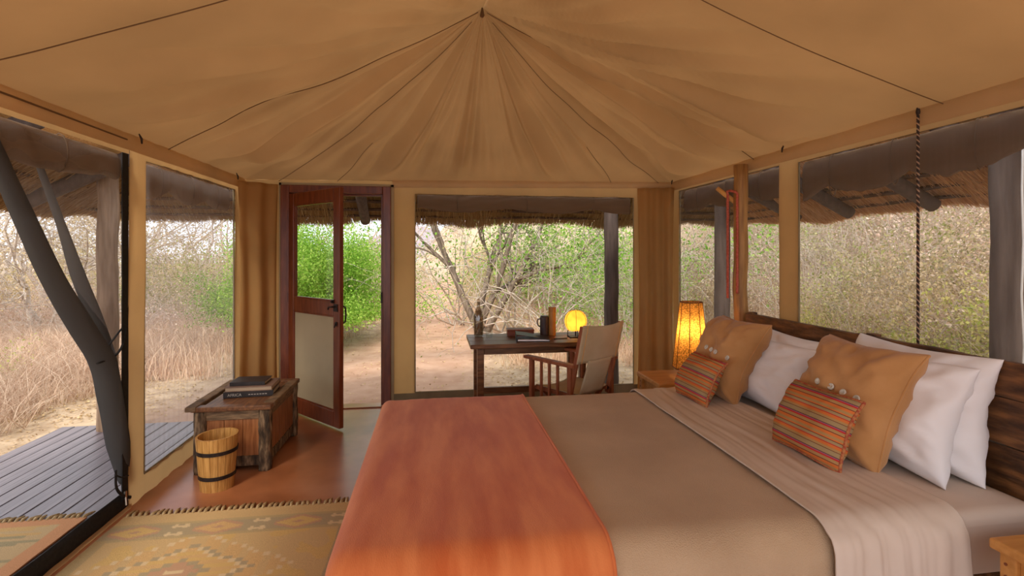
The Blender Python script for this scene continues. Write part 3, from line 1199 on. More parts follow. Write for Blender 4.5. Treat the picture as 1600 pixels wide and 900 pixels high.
mm = MB()
us = sorted(set([0, .002, .006, .012, .02, .03, .045] + [i / 40 for i in range(2, 39)] + [1 - q for q in (0, .002, .006, .012, .02, .03, .045)]))


def mattress(x0, x1, y0, y1, z0, z1, r):
    mb = MB()
    vs, idx = [], {}
    vv = us
    for j, v in enumerate(vv):
        for i, u in enumerate(us):
            x, y = x0 + (x1 - x0) * u, y0 + (y1 - y0) * v
            e = min(x - x0, x1 - x, y - y0, y1 - y)
            dz = 0 if e >= r else r - math.sqrt(max(0, r * r - (r - e) ** 2))
            vs.append((x, y, z1 - dz + (.004 * nz(x * 3, y * 3) if e > r else 0)))
    n = len(us)
    fs = [(j * n + i, j * n + i + 1, (j + 1) * n + i + 1, (j + 1) * n + i) for j in range(n - 1) for i in range(n - 1)]
    mb.add(vs, fs)
    # sides with soft vertical creases
    per = [(x0 + (x1 - x0) * t, y0) for t in np.linspace(0, 1, 90)] + [(x1, y0 + (y1 - y0) * t) for t in np.linspace(0, 1, 40)][1:] + \
          [(x1 - (x1 - x0) * t, y1) for t in np.linspace(0, 1, 90)][1:] + [(x0, y1 - (y1 - y0) * t) for t in np.linspace(0, 1, 40)][1:]
    cx, cy = (x0 + x1) / 2, (y0 + y1) / 2
    k = len(per)
    rows = 8
    vs = []
    for q in range(rows + 1):
        f = q / rows
        for (x, y) in per:
            cr = .010 * nz(x * 5 + f * 2.5, y * 5, 3) * math.sin(PI * min(1, f * 1.2))
            sx = cr if abs(x - x0) < 1e-6 or abs(x - x1) < 1e-6 else 0
            sy = cr if sx == 0 else 0
            vs.append((x + sx, y + sy, (z1 - r) + (z0 - z1 + r) * f))
    fs = [(q * k + i, q * k + i + 1, (q + 1) * k + i + 1, (q + 1) * k + i) for q in range(rows) for i in range(k - 1)]
    mb.add(vs, fs)
    return mb


mattress(BX0 + .03, BX1, BY0 + .02, BY1 - .02, .27, ZM, .045).build('mattress', 'sheet', bed, smooth=True, off=BO)
fr = MB().box(BX0 + .05, BX1, BY0 + .03, BY0 + .07, .16, .29).box(BX0 + .05, BX1, BY1 - .07, BY1 - .03, .16, .29).box(BX0 + .05, BX0 + .09, BY0 + .07, BY1 - .07, .16, .29)
fr.box(BX0 + .09, BX1, 2.45, 2.51, .16, .27)
fr.build('bed_frame', 'headboard', bed, off=BO, bevel=.004)
for x in (BX0 + .1, BX1 - .06):
    for y in (BY0 + .08, BY1 - .08, 2.45):
        MB().box(x - .035, x + .035, y - .035, y + .035, 0, .17).build('leg', 'headboard', bed, off=BO, bevel=.004)


def rough_board(x0, x1, y0, y1, z0, z1, seed):
    """Board in the YZ plane with a worn, uneven face and edges."""
    mb = MB()
    ny, nzv = 26, 14

    def face(x, s):
        def fn(u, v):
            y = y0 + (y1 - y0) * u
            z = z0 + (z1 - z0) * v
            edge = .004 * nz(y * 5, seed + 3 * v) if v in (0, 1) else 0
            return (x + s * .004 * nz(y * 14, z * 14, seed), y, z + edge)
        return fn
    a = len(mb.v)
    mb.grid(face(x0, 1), ny, nzv)
    mb.grid(face(x1, 0), ny, nzv)
    n1 = (ny + 1) * (nzv + 1)
    per = [i for i in range(ny + 1)] + [j * (ny + 1) + ny for j in range(1, nzv + 1)] + [nzv * (ny + 1) + i for i in range(ny - 1, -1, -1)] + [j * (ny + 1) for j in range(nzv - 1, 0, -1)]
    for q in range(len(per)):
        i, j = per[q], per[(q + 1) % len(per)]
        mb.f.append((i, i + n1, j + n1, j))
    return mb


def headboard(y0, y1, ztop, seed):
    h = rough_board(2.30, 2.335, y0, y1, .86, ztop, seed).build('headboard_board', 'headboard', bed, off=BO)
    hz = [.30, .47, .665, .86]
    for a, b in zip(hz[:-1], hz[1:]):
        rough_board(2.303 + .004 * random.random(), 2.335, y0, y1, a, b - .006, seed + a * 10).build('headboard_board', 'headboard', bed, off=BO)
    for y in (y0, y1 - .055):
        MB().box(2.312, 2.362, y, y + .055, 0, ztop + (.004 if y == y0 else .01)).build('headboard_post', 'headboard', bed, off=BO, bevel=.006)


headboard(2.50, 3.555, 1.0, 1.0)
headboard(1.38, 2.485, 1.005, 6.0)

# -------- coverings draped over the bed
def drape(name, mat, x0, x1, lift, near_z, far_z, foot_z, wr, label, cat, seed, nx=90, r=.10, edge=.0, wr2=0.0, thick=.004, wavy=.0, hemamp=.0):
    """Cloth laid over the bed from x0 to x1, rounded over both long sides; foot_z not None also wraps the foot."""
    top = ZM + lift
    y0, y1 = BY0 - lift * 1.2 + .0, BY1 + lift * 1.2
    # arc-length profile across Y: near hem -> top -> far hem
    prof = []
    for z in np.linspace(near_z, top - r, 14):
        prof.append((y0 - .012 * (1 - (z - near_z) / (top - r - near_z + 1e-6)), z))
    for a in np.linspace(0, PI / 2, 9)[1:]:
        prof.append((y0 + r - r * math.cos(a), top - r + r * math.sin(a)))
    for y in np.linspace(y0 + r, y1 - r, 46)[1:]:
        prof.append((y, top))
    for a in np.linspace(0, PI / 2, 9)[1:]:
        prof.append((y1 - r + r * math.sin(a), top - r + r * math.cos(a)))
    for z in np.linspace(top - r, far_z, 10)[1:]:
        prof.append((y1 + .008, z))
    cols = []
    if foot_z is not None:
        fx = BX0 - lift
        for z in np.linspace(foot_z, top - .06, 10):
            cols.append((fx, z - top))
        for a in np.linspace(0, PI / 2, 8)[1:]:
            cols.append((fx + .06 - .06 * math.cos(a), -.06 + .06 * math.sin(a)))
        for x in np.linspace(fx + .06, x1, nx)[1:]:
            cols.append((x, 0.0))
    else:
        for x in np.linspace(x0, x1, nx):
            cols.append((x, 0.0))
    vs = []
    npf = len(prof)
    for j, (y, z) in enumerate(prof):
        for i, (x, dz) in enumerate(cols):
            zz = z + dz
            yy = y
            if z < top - r * .5 and dz < 0:   # corner of the foot: pull the hanging sides together
                zz = max(z + dz, near_z)
            hang = max(0.0, (top - r - z)) / max(.05, top - r - near_z)
            wv = wr * (nz(x * 7 + seed, y * 2.0, seed) + .5 * nz(x * 19, y * 4, seed + 2)) + wr2 * (nz(x * 16 + 1.6 * nz(y * 1.7, seed), y * 1.1, seed + 7) + .45 * nz(x * 37 + 2.2 * nz(y * 1.3, seed + 1), y * 1.5, seed + 4))
            if z > top - r * .3:
                zz += wv + lift * 0
            else:
                yy += (wv * 2.0 + .014 * hang * math.sin(x * 17 + seed)) * (1 if y < 2.5 else -1)
            xx = x
            if wavy and dz == 0:
                xx = x + wavy * nz(y * 1.3, seed) * ((i / len(cols)) ** 3)
            vs.append((xx, yy, zz))
    n = len(cols)
    fs = [(j * n + i, j * n + i + 1, (j + 1) * n + i + 1, (j + 1) * n + i) for j in range(npf - 1) for i in range(n - 1)]
    o = MB().add(vs, fs).build(name, mat, smooth=True, thick=thick, off=(.5, 2.5, 0))
    o.location = (.5, 2.5, 0)
    tag(o, label, cat)
    return o, vs, n, npf


ts, vs_s, ns, ms = drape('top_sheet', 'sheet', 1.33, 1.87, .036, .24, .28, None, .003, 'cream top sheet folded back over the blanket below the pillows', 'sheet', 3, nx=110, r=.11, wr2=.007, thick=.006, wavy=.03)
bl, _, _, _ = drape('blanket', 'taupe', -.3, 1.43, .018, .12, .2, .2, .004, 'taupe fleece blanket spread over the middle of the bed', 'blanket', 8, nx=90, r=.115, thick=.008)
ot, vs_o, no, mo = drape('bed_throw', 'orange', -.3, .565, .031, .06, .2, .16, .0045, 'orange woven throw laid across the foot of the bed', 'throw', 13, nx=60, r=.12, thick=.006)


def hem_along(verts, n, m, parent, mat, rad):
    p = [Vector(verts[j * n + n - 1]) - Vector((.5, 2.5, 0)) for j in range(m)]
    p = [q + Vector((0, 0, .001)) for q in p]
    MB().tube(p, rad, 6).build('hem', mat, parent, smooth=True)


hem_along(vs_o, no, mo, ot, 'orange', .0065)


# -------- pillows and cushions
def pillow_mesh(w, h, t, pinch=.06, pw=2.6, wrk=.01, seed=0, n=40, flange=0.0):
    """Soft cushion standing on its lower edge: local x across, y up, z thickness."""
    vs, fs = [], []

    def pt(u, v, s):
        x, y = u, v
        ed = (1 - abs(u) ** pw) * (1 - abs(v) ** pw)
        prof = max(0, ed) ** .48
        sx = 1 - pinch * (1 - abs(v) ** 1.5) * abs(u) ** 3 * 1.0
        sy = 1 - pinch * (1 - abs(u) ** 1.5) * abs(v) ** 3 * 1.0
        # folds that run in from the corners and edges
        wv = wrk * (1.0 * nz(u * 1.8 + seed, v * 1.8, s) + .5 * nz(u * 5, v * 5 + seed, s * 2)) * prof
        rad = math.atan2(v, u)
        rr = math.hypot(u, v)
        wv += wrk * .9 * (.5 - abs(nz(u * 1.3 + v * 2.6 + seed, v * .8 - u * .5, s))) * (prof ** .7) * 1.2
        wv += wrk * .9 * nz(rad * 6, seed + rr * 1.2, s) * min(1, rr * rr) * (prof ** .6)
        zoff = .022 * nz(u * 1.2 + seed * 3.3, v * 1.2, 4.0) - .02 * (abs(u) * abs(v)) ** 3
        return (w / 2 * x * sx, h / 2 * (1 + y * sy), s * (t / 2 * prof) + s * wv + zoff)
    g = [-math.cos(PI * i / n) for i in range(n + 1)]
    for s in (1, -1):
        o = len(vs)
        for j in range(n + 1):
            for i in range(n + 1):
                vs.append(pt(g[i], g[j], s))
        for j in range(n):
            for i in range(n):
                q = (o + j * (n + 1) + i, o + j * (n + 1) + i + 1, o + (j + 1) * (n + 1) + i + 1, o + (j + 1) * (n + 1) + i)
                fs.append(q if s > 0 else q[::-1])
    mb = MB().add(vs, fs)
    rim = [pt(a, -1, 0) for a in g] + [pt(1, a, 0) for a in g[1:]] + [pt(a, 1, 0) for a in g[::-1][1:]] + [pt(-1, a, 0) for a in g[::-1][1:]]
    return mb, rim, pt


def weld(o):
    bm = bmesh.new()
    bm.from_mesh(o.data)
    bmesh.ops.remove_doubles(bm, verts=bm.verts, dist=.0008)
    bm.to_mesh(o.data)
    bm.free()
    o.data.polygons.foreach_set('use_smooth', [True] * len(o.data.polygons))


def lean_matrix(base, face_deg, lean_deg, roll_deg=0):
    """Cushion standing at `base`, front (+z local) looking along face_deg in plan (180 = toward the foot), tipped back by lean."""
    f = Vector((math.cos(R(face_deg)), math.sin(R(face_deg)), 0))
    upv = Vector((0, 0, 1))
    l = R(lean_deg)
    y = (upv * math.cos(l) - f * math.sin(l)).normalized()
    z = (f * math.cos(l) + upv * math.sin(l)).normalized()
    x = y.cross(z).normalized()
    m = Matrix((x, y, z)).transposed()
    if roll_deg:
        m = m @ Matrix.Rotation(R(roll_deg), 3, 'Z')
    mm_ = m.to_4x4()
    mm_.translation = Vector(base)
    return mm_


def cushion(name, w, h, t, mat, base, face, lean, label, cat, roll=0, seed=0, pinch=.06, wrk=.01, pipe=None, pipe_mat=None, buttons=None, group=None, pw=2.6):
    mb, rim, pt = pillow_mesh(w, h, t, pinch, pw, wrk, seed)
    o = mb.build(name, mat, smooth=True)
    weld(o)
    o.matrix_world = lean_matrix(base, face, lean, roll)
    tag(o, label, cat, group)
    if pipe:
        MB().tube(rim, pipe, 7, cap=False).build('piping', pipe_mat or mat, o, smooth=True)
    if buttons:
        for (u, v) in buttons:
            x, y, z = pt(u, v, 1)
            bb = MB().lathe([(0, .002), (.007, .002), (.010, .005), (.0155, .005), (.0165, .002), (.0165, -.002), (0, -.002)], 18, (x, y, z + .002))
            bb.build('button', 'pearl', o, smooth=True)
    return o


ZS = ZM + .004
PG = 'white pillows against the headboards'
cushion('pillow', .72, .45, .20, 'white', (2.17, 2.90, ZS), 180, 12, 'white cotton pillow against the far headboard, behind another white pillow', 'pillow', 0, 1, .09, .030, group=PG)
cushion('pillow', .70, .44, .22, 'white', (1.99, 3.0, ZS), 180, 26, 'white pillow in the far stack, just behind the tan cushion', 'pillow', 0, 2, .09, .032, group=PG)
cushion('pillow', .72, .53, .19, 'white', (2.19, 2.14, ZS), 180, 9, 'cream-shaded pillow nearest the near headboard, beside the bare mattress end', 'pillow', 0, 3, .09, .030, group=PG)
cushion('pillow', .70, .51, .21, 'white', (2.03, 2.15, ZS), 180, 19, 'white pillow in the near stack, just behind the large tan cushion', 'pillow', 0, 4, .09, .032, group=PG)
CG = 'tan buttoned cushions on the bed'
BT = [(-.24, .02), (.04, .0), (.32, -.03), (.64, -.06)]
cushion('button_cushion', .50, .55, .22, 'suede', (1.77, 3.14, ZM + .03), 182, 26, 'tan buttoned suede cushion in front of the bedside lamp', 'cushion', 0, 5, .10, .038, .006, None, BT, CG, 3.2)
cushion('button_cushion', .52, .56, .23, 'suede', (1.81, 2.17, ZM + .03), 182, 27, 'large tan suede cushion with shell buttons in the near half of the bed', 'cushion', 0, 9, .10, .034, .006, None, BT, CG, 3.2)
SG = 'small striped cushions'
cushion('striped_cushion', .36, .29, .13, 'stripe', (1.575, 3.04, ZM + .048), 182, 28, 'small striped cushion leaning on the far tan cushion by the lamp', 'cushion', 0, 6, .07, .010, .008, 'piping', None, SG, 3.2)
cushion('striped_cushion', .40, .31, .14, 'stripe', (1.645, 2.13, ZM + .048), 182, 24, 'small striped cushion leaning on the near large tan cushion', 'cushion', 0, 7, .07, .010, .008, 'piping', None, SG, 3.2)


# ---------------------------------------------------------------- bedside tables
def bedside(x0, x1, y0, y1, h, label):
    t = empty('bedside_table', ((x0 + x1) / 2, (y0 + y1) / 2, 0))
    tag(t, label, 'bedside table', 'honey pine bedside tables')
    w, d = (x1 - x0) / 2, (y1 - y0) / 2
    MB().box(-w, w, -d, d, h - .035, h).build('table_top', 'pine', t, bevel=.008)
    for sx in (-1, 1):
        for sy in (-1, 1):
            cx, cy = sx * (w - .045), sy * (d - .045)
            MB().box(cx - .025, cx + .025, cy - .025, cy + .025, 0, h - .035).build('leg', 'pine', t, bevel=.004)
    for sy in (-1, 1):
        MB().box(-w + .07, w - .07, sy * (d - .045) - .01, sy * (d - .045) + .01, h - .17, h - .035).build('apron', 'pine', t, bevel=.003)
    for sx in (-1, 1):
        MB().box(sx * (w - .045) - .01, sx * (w - .045) + .01, -d + .07, d - .07, h - .17, h - .035).build('apron', 'pine', t, bevel=.003)
    for y in (-d + .045, d - .045):
        for z in (h - .07, h - .11):
            MB().tube([(-w + .017, y + .005, z), (-w + .026, y + .005, z)], .005, 8).build('dowel', 'chairwood', t)
    MB().box(-w + .04, w - .04, -d + .04, d - .04, .16, .18).build('shelf', 'pine', t, bevel=.003)
    return t


bedside(1.60, 2.08, 3.52, 3.95, .50, 'honey pine bedside table under the tall parchment lamp')
bedside(1.83, 2.27, .98, 1.47, .50, 'honey pine bedside table at the near side of the bed')


# ---------------------------------------------------------------- bedside lamp
def point_light(name, loc, energy, col, parent, size=.03):
    l = bpy.data.lights.new(name, 'POINT')
    l.energy = energy
    l.color = col
    l.shadow_soft_size = size
    o = bpy.data.objects.new(name, l)
    COL.objects.link(o)
    o.location = loc
    o.parent = parent
    return o


lamp = empty('bedside_lamp', (1.93, 3.68, .50))
tag(lamp, 'tall tapered parchment lamp glowing beside the far pillows', 'lamp')
MB().lathe([(0, 0), (.075, 0), (.078, .012), (.03, .022), (.014, .03), (.014, .12), (0, .12)], 20).build('base', 'pole', lamp, smooth=False)
ns_ = 8
MB().lathe([(.138, .075), (.118, .25), (.098, .42), (.082, .575)], ns_, a0=.2).build('shade', 'shade', lamp)
for k in range(ns_):
    a = .2 + 2 * PI * k / ns_
    MB().tube([(r_ * math.cos(a) * 1.004, r_ * math.sin(a) * 1.004, z) for r_, z in ((.138, .075), (.118, .25), (.098, .42), (.082, .575))], .0028, 5).build('rib', 'rib', lamp)
for r_, z in ((.082, .575), (.138, .075)):
    MB().tube([(r_ * math.cos(.2 + 2 * PI * k / ns_), r_ * math.sin(.2 + 2 * PI * k / ns_), z) for k in range(ns_ + 1)], .005, 6, cap=False).build('rim', 'rib', lamp)
MB().lathe([(0, .32), (.02, .33), (.03, .36), (.024, .39), (.012, .41), (0, .41)], 14).build('bulb', 'bulb', lamp, smooth=True)
MB().tube([(0, 0, .1), (0, 0, .33)], .008, 8).build('stem', 'iron', lamp)

# ---------------------------------------------------------------- peeled pole with peg and rope
pole = empty('peeled_pole', (2.325, 3.66, 0))
tag(pole, 'peeled wooden pole with a peg beside the far headboard', 'pole')
MB().tube([(.012 * nz(k * .4), .012 * nz(k * .4, 5), 2.125 * k / 20) for k in range(21)], [.052 * (1 + .06 * nz(k * .6, 9)) for k in range(21)], 14).build('shaft', 'pole', pole, smooth=True)
MB().tube([(-.03, .02, 1.84), (-.10, .055, 1.905), (-.145, .085, 1.955)], [.019, .018, .0165], 10).build('peg', 'peg', pole, smooth=True)
rp = MB()
pts = [(-.088 + .004 * nz(k * .7), .03, 1.90 - .80 * k / 24) for k in range(25)]
pts2 = [(-.050 + .004 * nz(k * .7, 4), -.035, 1.90 - .76 * k / 24) for k in range(25)]
path = pts[::-1] + [(-.088, .04, 1.925), (-.072, .02, 1.928), (-.056, -.02, 1.915)] + pts2
rp.tube(path, .0105, 7)
ro = rp.build('hanging_rope', 'redrope', smooth=True)
ro.location = (2.325, 3.66, 0)
tag(ro, 'reddish rope looped over the peg of the peeled pole', 'rope')

# twisted pull cord over the near headboard
cord = empty('pull_cord', (2.375, 2.235, 1.0))
tag(cord, 'twisted black and pale cord hanging in front of the window', 'cord')
for k, mt in ((0, 'rope_dark'), (1, 'rope_dark'), (2, 'rope_light')):
    a0 = 2 * PI * k / 3
    MB().tube([(.0036 * math.cos(a0 + i * .7), .0036 * math.sin(a0 + i * .7), 1.17 - 1.22 * i / 400) for i in range(401)], .0036, 5).build('strand', mt, cord, smooth=True)
MB().lathe([(0, 1.135), (.008, 1.138), (.010, 1.15), (.008, 1.165), (0, 1.17)], 10).build('knot', 'rope_dark', cord, smooth=True)

# ================================================================ RUGS
def hexc(*c):
    return np.array([((x / 255.0) ** 2.2) for x in c])


def kilim_color(x, y, W, L):
    """Woven pattern of the indoor kilim; x across 0..W, y 0 at the far fringe to L."""
    sand, ochre, grey, rose, cream, gold, olive = hexc(205, 168, 112), hexc(212, 166, 104), hexc(156, 142, 112), hexc(186, 136, 108), hexc(222, 196, 150), hexc(214, 172, 96), hexc(174, 152, 106)
    c = sand
    st = .008
    xq, yq = round(x / st) * st, round(y / st) * st
    if W - x < .10 and y > .27:
        return grey if nz(x * 60, y * 60) > -.2 else olive
    if x < .06 and y > .27:
        return olive
    if y < .10:
        return sand
    if y < .27:
        # band of long diamonds with small crosses between
        c = olive if abs(y - .185) > .062 else grey
        u = (xq + .05) % .40 - .20
        d = abs(u) / .165 + abs(yq - .185) / .075
        if d < .72:
            k = int((xq + .05) // .40) % 2
            c = ochre if k else gold
            if d < .2:
                c = rose
        elif d < 1:
            c = rose if abs(u) < .12 else grey
        uu = (xq + .25) % .40 - .20
        for vy in (.145, .225):
            if (abs(uu) < .045 and abs(yq - vy) < .008) or (abs(abs(uu) - .025) < .01 and abs(yq - vy) < .018):
                c = cream
        return c
    # field with stepped zigzag medallions
    yy = y - .27
    per = .60
    v = (yy % per) - per / 2
    cx = W * .40
    zz = abs(xq - cx)
    q = round(v / .03) * .03
    d = zz / .42 + abs(q) / .27
    tooth = .05 * (abs(((q / .12) % 1) - .5) * 2)
    if d + tooth < .30:
        c = rose if d > .10 else cream
    elif d + tooth < .40:
        c = grey
    elif d + tooth < .72:
        c = gold if int(abs(q) / .03) % 2 else ochre
    elif d + tooth < .78:
        c = cream
    elif d + tooth < .86:
        c = grey
    elif d + tooth < 1.2:
        c = ochre if int(zz / .04) % 3 else sand
    elif d + tooth < 1.26:
        c = cream
    else:
        c = sand if nz(xq * 9, yq * 9) > -.1 else gold
    return c


def deck_color(x, y, W, L):
    org, tan, gre, gol = hexc(196, 120, 76), hexc(186, 152, 106), hexc(132, 124, 92), hexc(196, 150, 84)
    if y < .07 or W - x < .085 or x < .085:
        return org
    k = nz(x * 2.0, round(y / .025) * 7.3, 2)
    return gre if k > .22 else gol if k < -.25 else tan


def rug(name, x0, x1, y1, L, z, fn, label, seed, fr_ln):
    W = x1 - x0
    nx, ny = int(W / .008), int(L / .008)
    root = empty(name, (x0, y1, z))
    tag(root, label, 'rug')
    vs = [(W * i / nx + .004 * nz(j * .05, seed), -L * j / ny + .006 * nz(i * .03, seed + 3), .006 + .002 * nz(i * .05, j * .05, seed)) for j in range(ny + 1) for i in range(nx + 1)]
    fs = [(j * (nx + 1) + i, (j + 1) * (nx + 1) + i, (j + 1) * (nx + 1) + i + 1, j * (nx + 1) + i + 1) for j in range(ny) for i in range(nx)]
    o = MB().add(vs, fs).build('woven_field', 'rug', root, thick=.008)
    ca = o.data.color_attributes.new('Col', 'FLOAT_COLOR', 'POINT')
    cols = np.ones((len(vs), 4), dtype=np.float32)
    for i, p in enumerate(vs):
        cols[i, :3] = fn(min(max(p[0], 0), W), min(max(-p[1], 0), L), W, L) * .62 + .38 * np.array((.52, .38, .20))
    ca.data.foreach_set('color', cols.ravel())
    # knotted tassels
    k = int(W / .030)
    for i in range(k):
        x = W * (i + .5) / k
        s = random.uniform(-.015, .015)
        ln = fr_ln * random.uniform(.8, 1.1)
        MB().tube([(x, -.01, .008), (x + .3 * s, .012, .013), (x + s * .7, ln * .6, .009), (x + s, ln, .005)], [.0075, .010, .0085, .004], 5).build('tassel', 'fringe', root, smooth=True)
    return root


rug('kilim_rug', -1.675, -.40, 3.09, 1.95, .001, kilim_color, 'fringed sand-coloured kilim with diamonds on the floor beside the bed', 1, .07)
rug('deck_rug', -2.95, -1.90, 3.16, 1.7, -.016, deck_color, 'orange-bordered fringed rug lying outside on the deck', 2, .065)

# ================================================================ CHEST, BOOKS, BUCKET
chest = empty('wooden_chest', (-1.325, 3.99, 0))
tag(chest, 'rustic wooden chest with rough bark posts below the net window', 'chest')


def rough_post(mb, x, y, w, d, z0, z1, seed):
    n, rows = 16, 18
    vs, fs = [], []
    for k in range(rows + 1):
        z = z0 + (z1 - z0) * k / rows
        for j in range(n):
            a = 2 * PI * j / n
            cx, cy = math.cos(a), math.sin(a)
            q = (abs(cx) ** 4 + abs(cy) ** 4) ** -.25
            m = 1 + .20 * nz(cx * 2, cy * 2 + seed, z * 9) + .10 * nz(cx * 5, cy * 5 + seed, z * 22)
            vs.append((x + w / 2 * cx * q * m, y + d / 2 * cy * q * m, z))
    for k in range(rows):
        for j in range(n):
            fs.append((k * n + j, k * n + (j + 1) % n, (k + 1) * n + (j + 1) % n, (k + 1) * n + j))
    fs.append(tuple(range(n - 1, -1, -1)))
    fs.append(tuple(rows * n + j for j in range(n)))
    mb.add(vs, fs)


hw, hd_ = .235, .36
for sx in (-1, 1):
    for sy in (-1, 1):
        mb = MB()
        rough_post(mb, sx * (hw - .035), sy * (hd_ - .035), .078, .078, 0, .405, sx * 3 + sy)
        mb.build('corner_post', 'bark', chest, smooth=True)
for sy in (-1, 1):
    yy = sy * (hd_ - .03)
    MB().box(-hw + .07, hw - .07, yy - .016, yy + .016, .345, .405).build('rail', 'chest_rail', chest, bevel=.004)
    MB().box(-hw + .07, hw - .07, yy - .016, yy + .016, .035, .10).build('rail', 'bark', chest, bevel=.004)
    xs_ = [-hw + .072, -.055, .062, hw - .072]
    for a, b in zip(xs_[:-1], xs_[1:]):
        MB().box(a + .001, b - .001, yy - .008, yy + .010 + .003 * random.random(), .10, .345).build('panel_board', 'chest_panel', chest, bevel=.003)
for sx in (-1, 1):
    xx = sx * (hw - .03)
    MB().box(xx - .016, xx + .016, -hd_ + .07, hd_ - .07, .345, .405).build('rail', 'chest_rail', chest, bevel=.004)
    MB().box(xx - .016, xx + .016, -hd_ + .07, hd_ - .07, .035, .10).build('rail', 'bark', chest, bevel=.004)
    ys_ = [-hd_ + .072, -.10, .10, hd_ - .072]
    for a, b in zip(ys_[:-1], ys_[1:]):
        MB().box(xx - .008, xx + .010, a + .001, b - .001, .10, .345).build('panel_board', 'chest_panel', chest, bevel=.003)
# lid: frame of four boards around an inset panel, one rail poking out at the near left corner
lid = MB().box(-hw + .04, hw - .04, -hd_ + .04, hd_ - .04, .405, .428).build('lid', 'chest_top', chest, bevel=.003)
MB().box(-hw - .012, hw + .012, -hd_ - .012, -hd_ + .058, .408, .440).build('lid_frame', 'chest_top', lid, bevel=.006)
MB().box(-hw - .012, hw + .012, hd_ - .058, hd_ + .012, .408, .440).build('lid_frame', 'chest_top', lid, bevel=.006)
MB().box(hw - .055, hw + .015, -hd_ + .059, hd_ - .059, .408, .442).build('lid_frame', 'chest_rail', lid, bevel=.006)
MB().box(-hw - .045, -hw + .022, -hd_ - .02, hd_ + .012, .414, .446).build('lid_frame', 'chest_rail', lid, bevel=.006)

ZC = .428


def book(name, loc, rz, w, d, t, cover, label, spine=True):
    b = empty(name, loc, (0, 0, R(rz)))
    tag(b, label, 'book', 'books stacked on the chest')
    c = MB().box(-w / 2, w / 2, -d / 2, d / 2, 0, .004).box(-w / 2, w / 2, -d / 2, d / 2, t - .004, t).box(-w / 2, w / 2, -d / 2, -d / 2 + .005, .004, t - .004)
    if not spine:
        c = MB().box(-w / 2, w / 2, -d / 2, d / 2, 0, .004).box(-w / 2, w / 2, -d / 2, d / 2, t - .004, t).box(-w / 2, w / 2, d / 2 - .005, d / 2, .004, t - .004)
    c.build('cover', cover, b, bevel=.0015)
    if spine:
        MB().box(-w / 2 + .006, w / 2 - .006, -d / 2 + .006, d / 2 - .005, .0045, t - .0045).build('pages', 'page', b)
    else:
        MB().box(-w / 2 + .006, w / 2 - .006, -d / 2 + .004, d / 2 - .006, .0045, t - .0045).build('pages', 'page', b)
    return b


b1 = book('book', (-1.315, 4.0, ZC + .002), 5, .325, .25, .040, 'book_black', 'thick black book with AFRICA on its spine, bottom of the stack')
b2 = book('book', (-1.312, 4.0, ZC + .0425), 3, .315, .24, .032, 'book_brown', 'brown covered book in the middle of the stack on the chest', False)
b3 = book('book', (-1.325, 4.0, ZC + .075), 1, .235, .18, .026, 'book_black', 'small dark book on top of the stack')
fc = bpy.data.curves.new('spine_title', 'FONT')
fc.body = 'AFRICA'
fc.size = .027
fc.extrude = .0003
fo = bpy.data.objects.new('spine_title', fc)
COL.objects.link(fo)
fc.materials.append(MT['print'])
fo.parent = b1
fo.location = (-.135, -.1256, .011)
fo.rotation_euler = (R(90), 0, 0)
tme = bpy.data.meshes.new_from_object(fo)
bpy.data.objects.remove(fo)
fo = bpy.data.objects.new('spine_title', tme)
COL.objects.link(fo)
if not tme.materials:
    tme.materials.append(MT['print'])
fo.parent = b1
fo.location = (-.135, -.1256, .011)
fo.rotation_euler = (R(90), 0, 0)
for i in range(7):
    MB().box(.0 + i * .018, .012 + i * .018, -.1256, -.125, .016, .0215).build('spine_mark', 'print', b1)

bk = empty('wooden_bucket', (-1.335, 3.43, 0))
tag(bk, 'round staved wooden bucket with two iron hoops beside the chest', 'bucket')
NS = 16
for k in range(NS):
    a0, a1 = 2 * PI * (k + .02) / NS, 2 * PI * (k + .98) / NS
    mb = MB()
    vs = []
    jit = random.uniform(-.0012, .0012)
    for (z, r0) in ((0, .094), (.16, .106), (.325, .118)):
        for rr_ in (r0 + jit, r0 - .013 + jit):
            for s in range(4):
                a = a0 + (a1 - a0) * s / 3
                vs.append((rr_ * math.cos(a), rr_ * math.sin(a), z + (.004 * math.sin(a * 1 + 1) if z > .3 else 0)))
    fs = []
    for lv in range(2):
        o = lv * 8
        for s in range(3):
            fs.append((o + s, o + s + 1, o + 8 + s + 1, o + 8 + s))
            fs.append((o + 4 + s, o + 8 + 4 + s, o + 8 + 4 + s + 1, o + 4 + s + 1))
        fs.append((o, o + 8, o + 12, o + 4))
        fs.append((o + 3, o + 7, o + 15, o + 11))
    for s in range(3):
        fs.append((16 + s, 16 + s + 1, 20 + s + 1, 20 + s))
        fs.append((s, 4 + s, 4 + s + 1, s + 1))
    mb.add(vs, fs)
    mb.build('stave', 'stave', bk)
for z, r0 in ((.085, .1018), (.235, .1129)):
    MB().lathe([(r0 - .002, -.011), (r0 + .0025, -.011), (r0 + .004, .011), (r0 - .001, .011)], 40, (0, 0, z)).build('hoop', 'iron', bk, smooth=False)
MB().lathe([(0, .02), (.088, .02), (.088, .008), (0, .008)], 30).build('bottom', 'stave', bk)

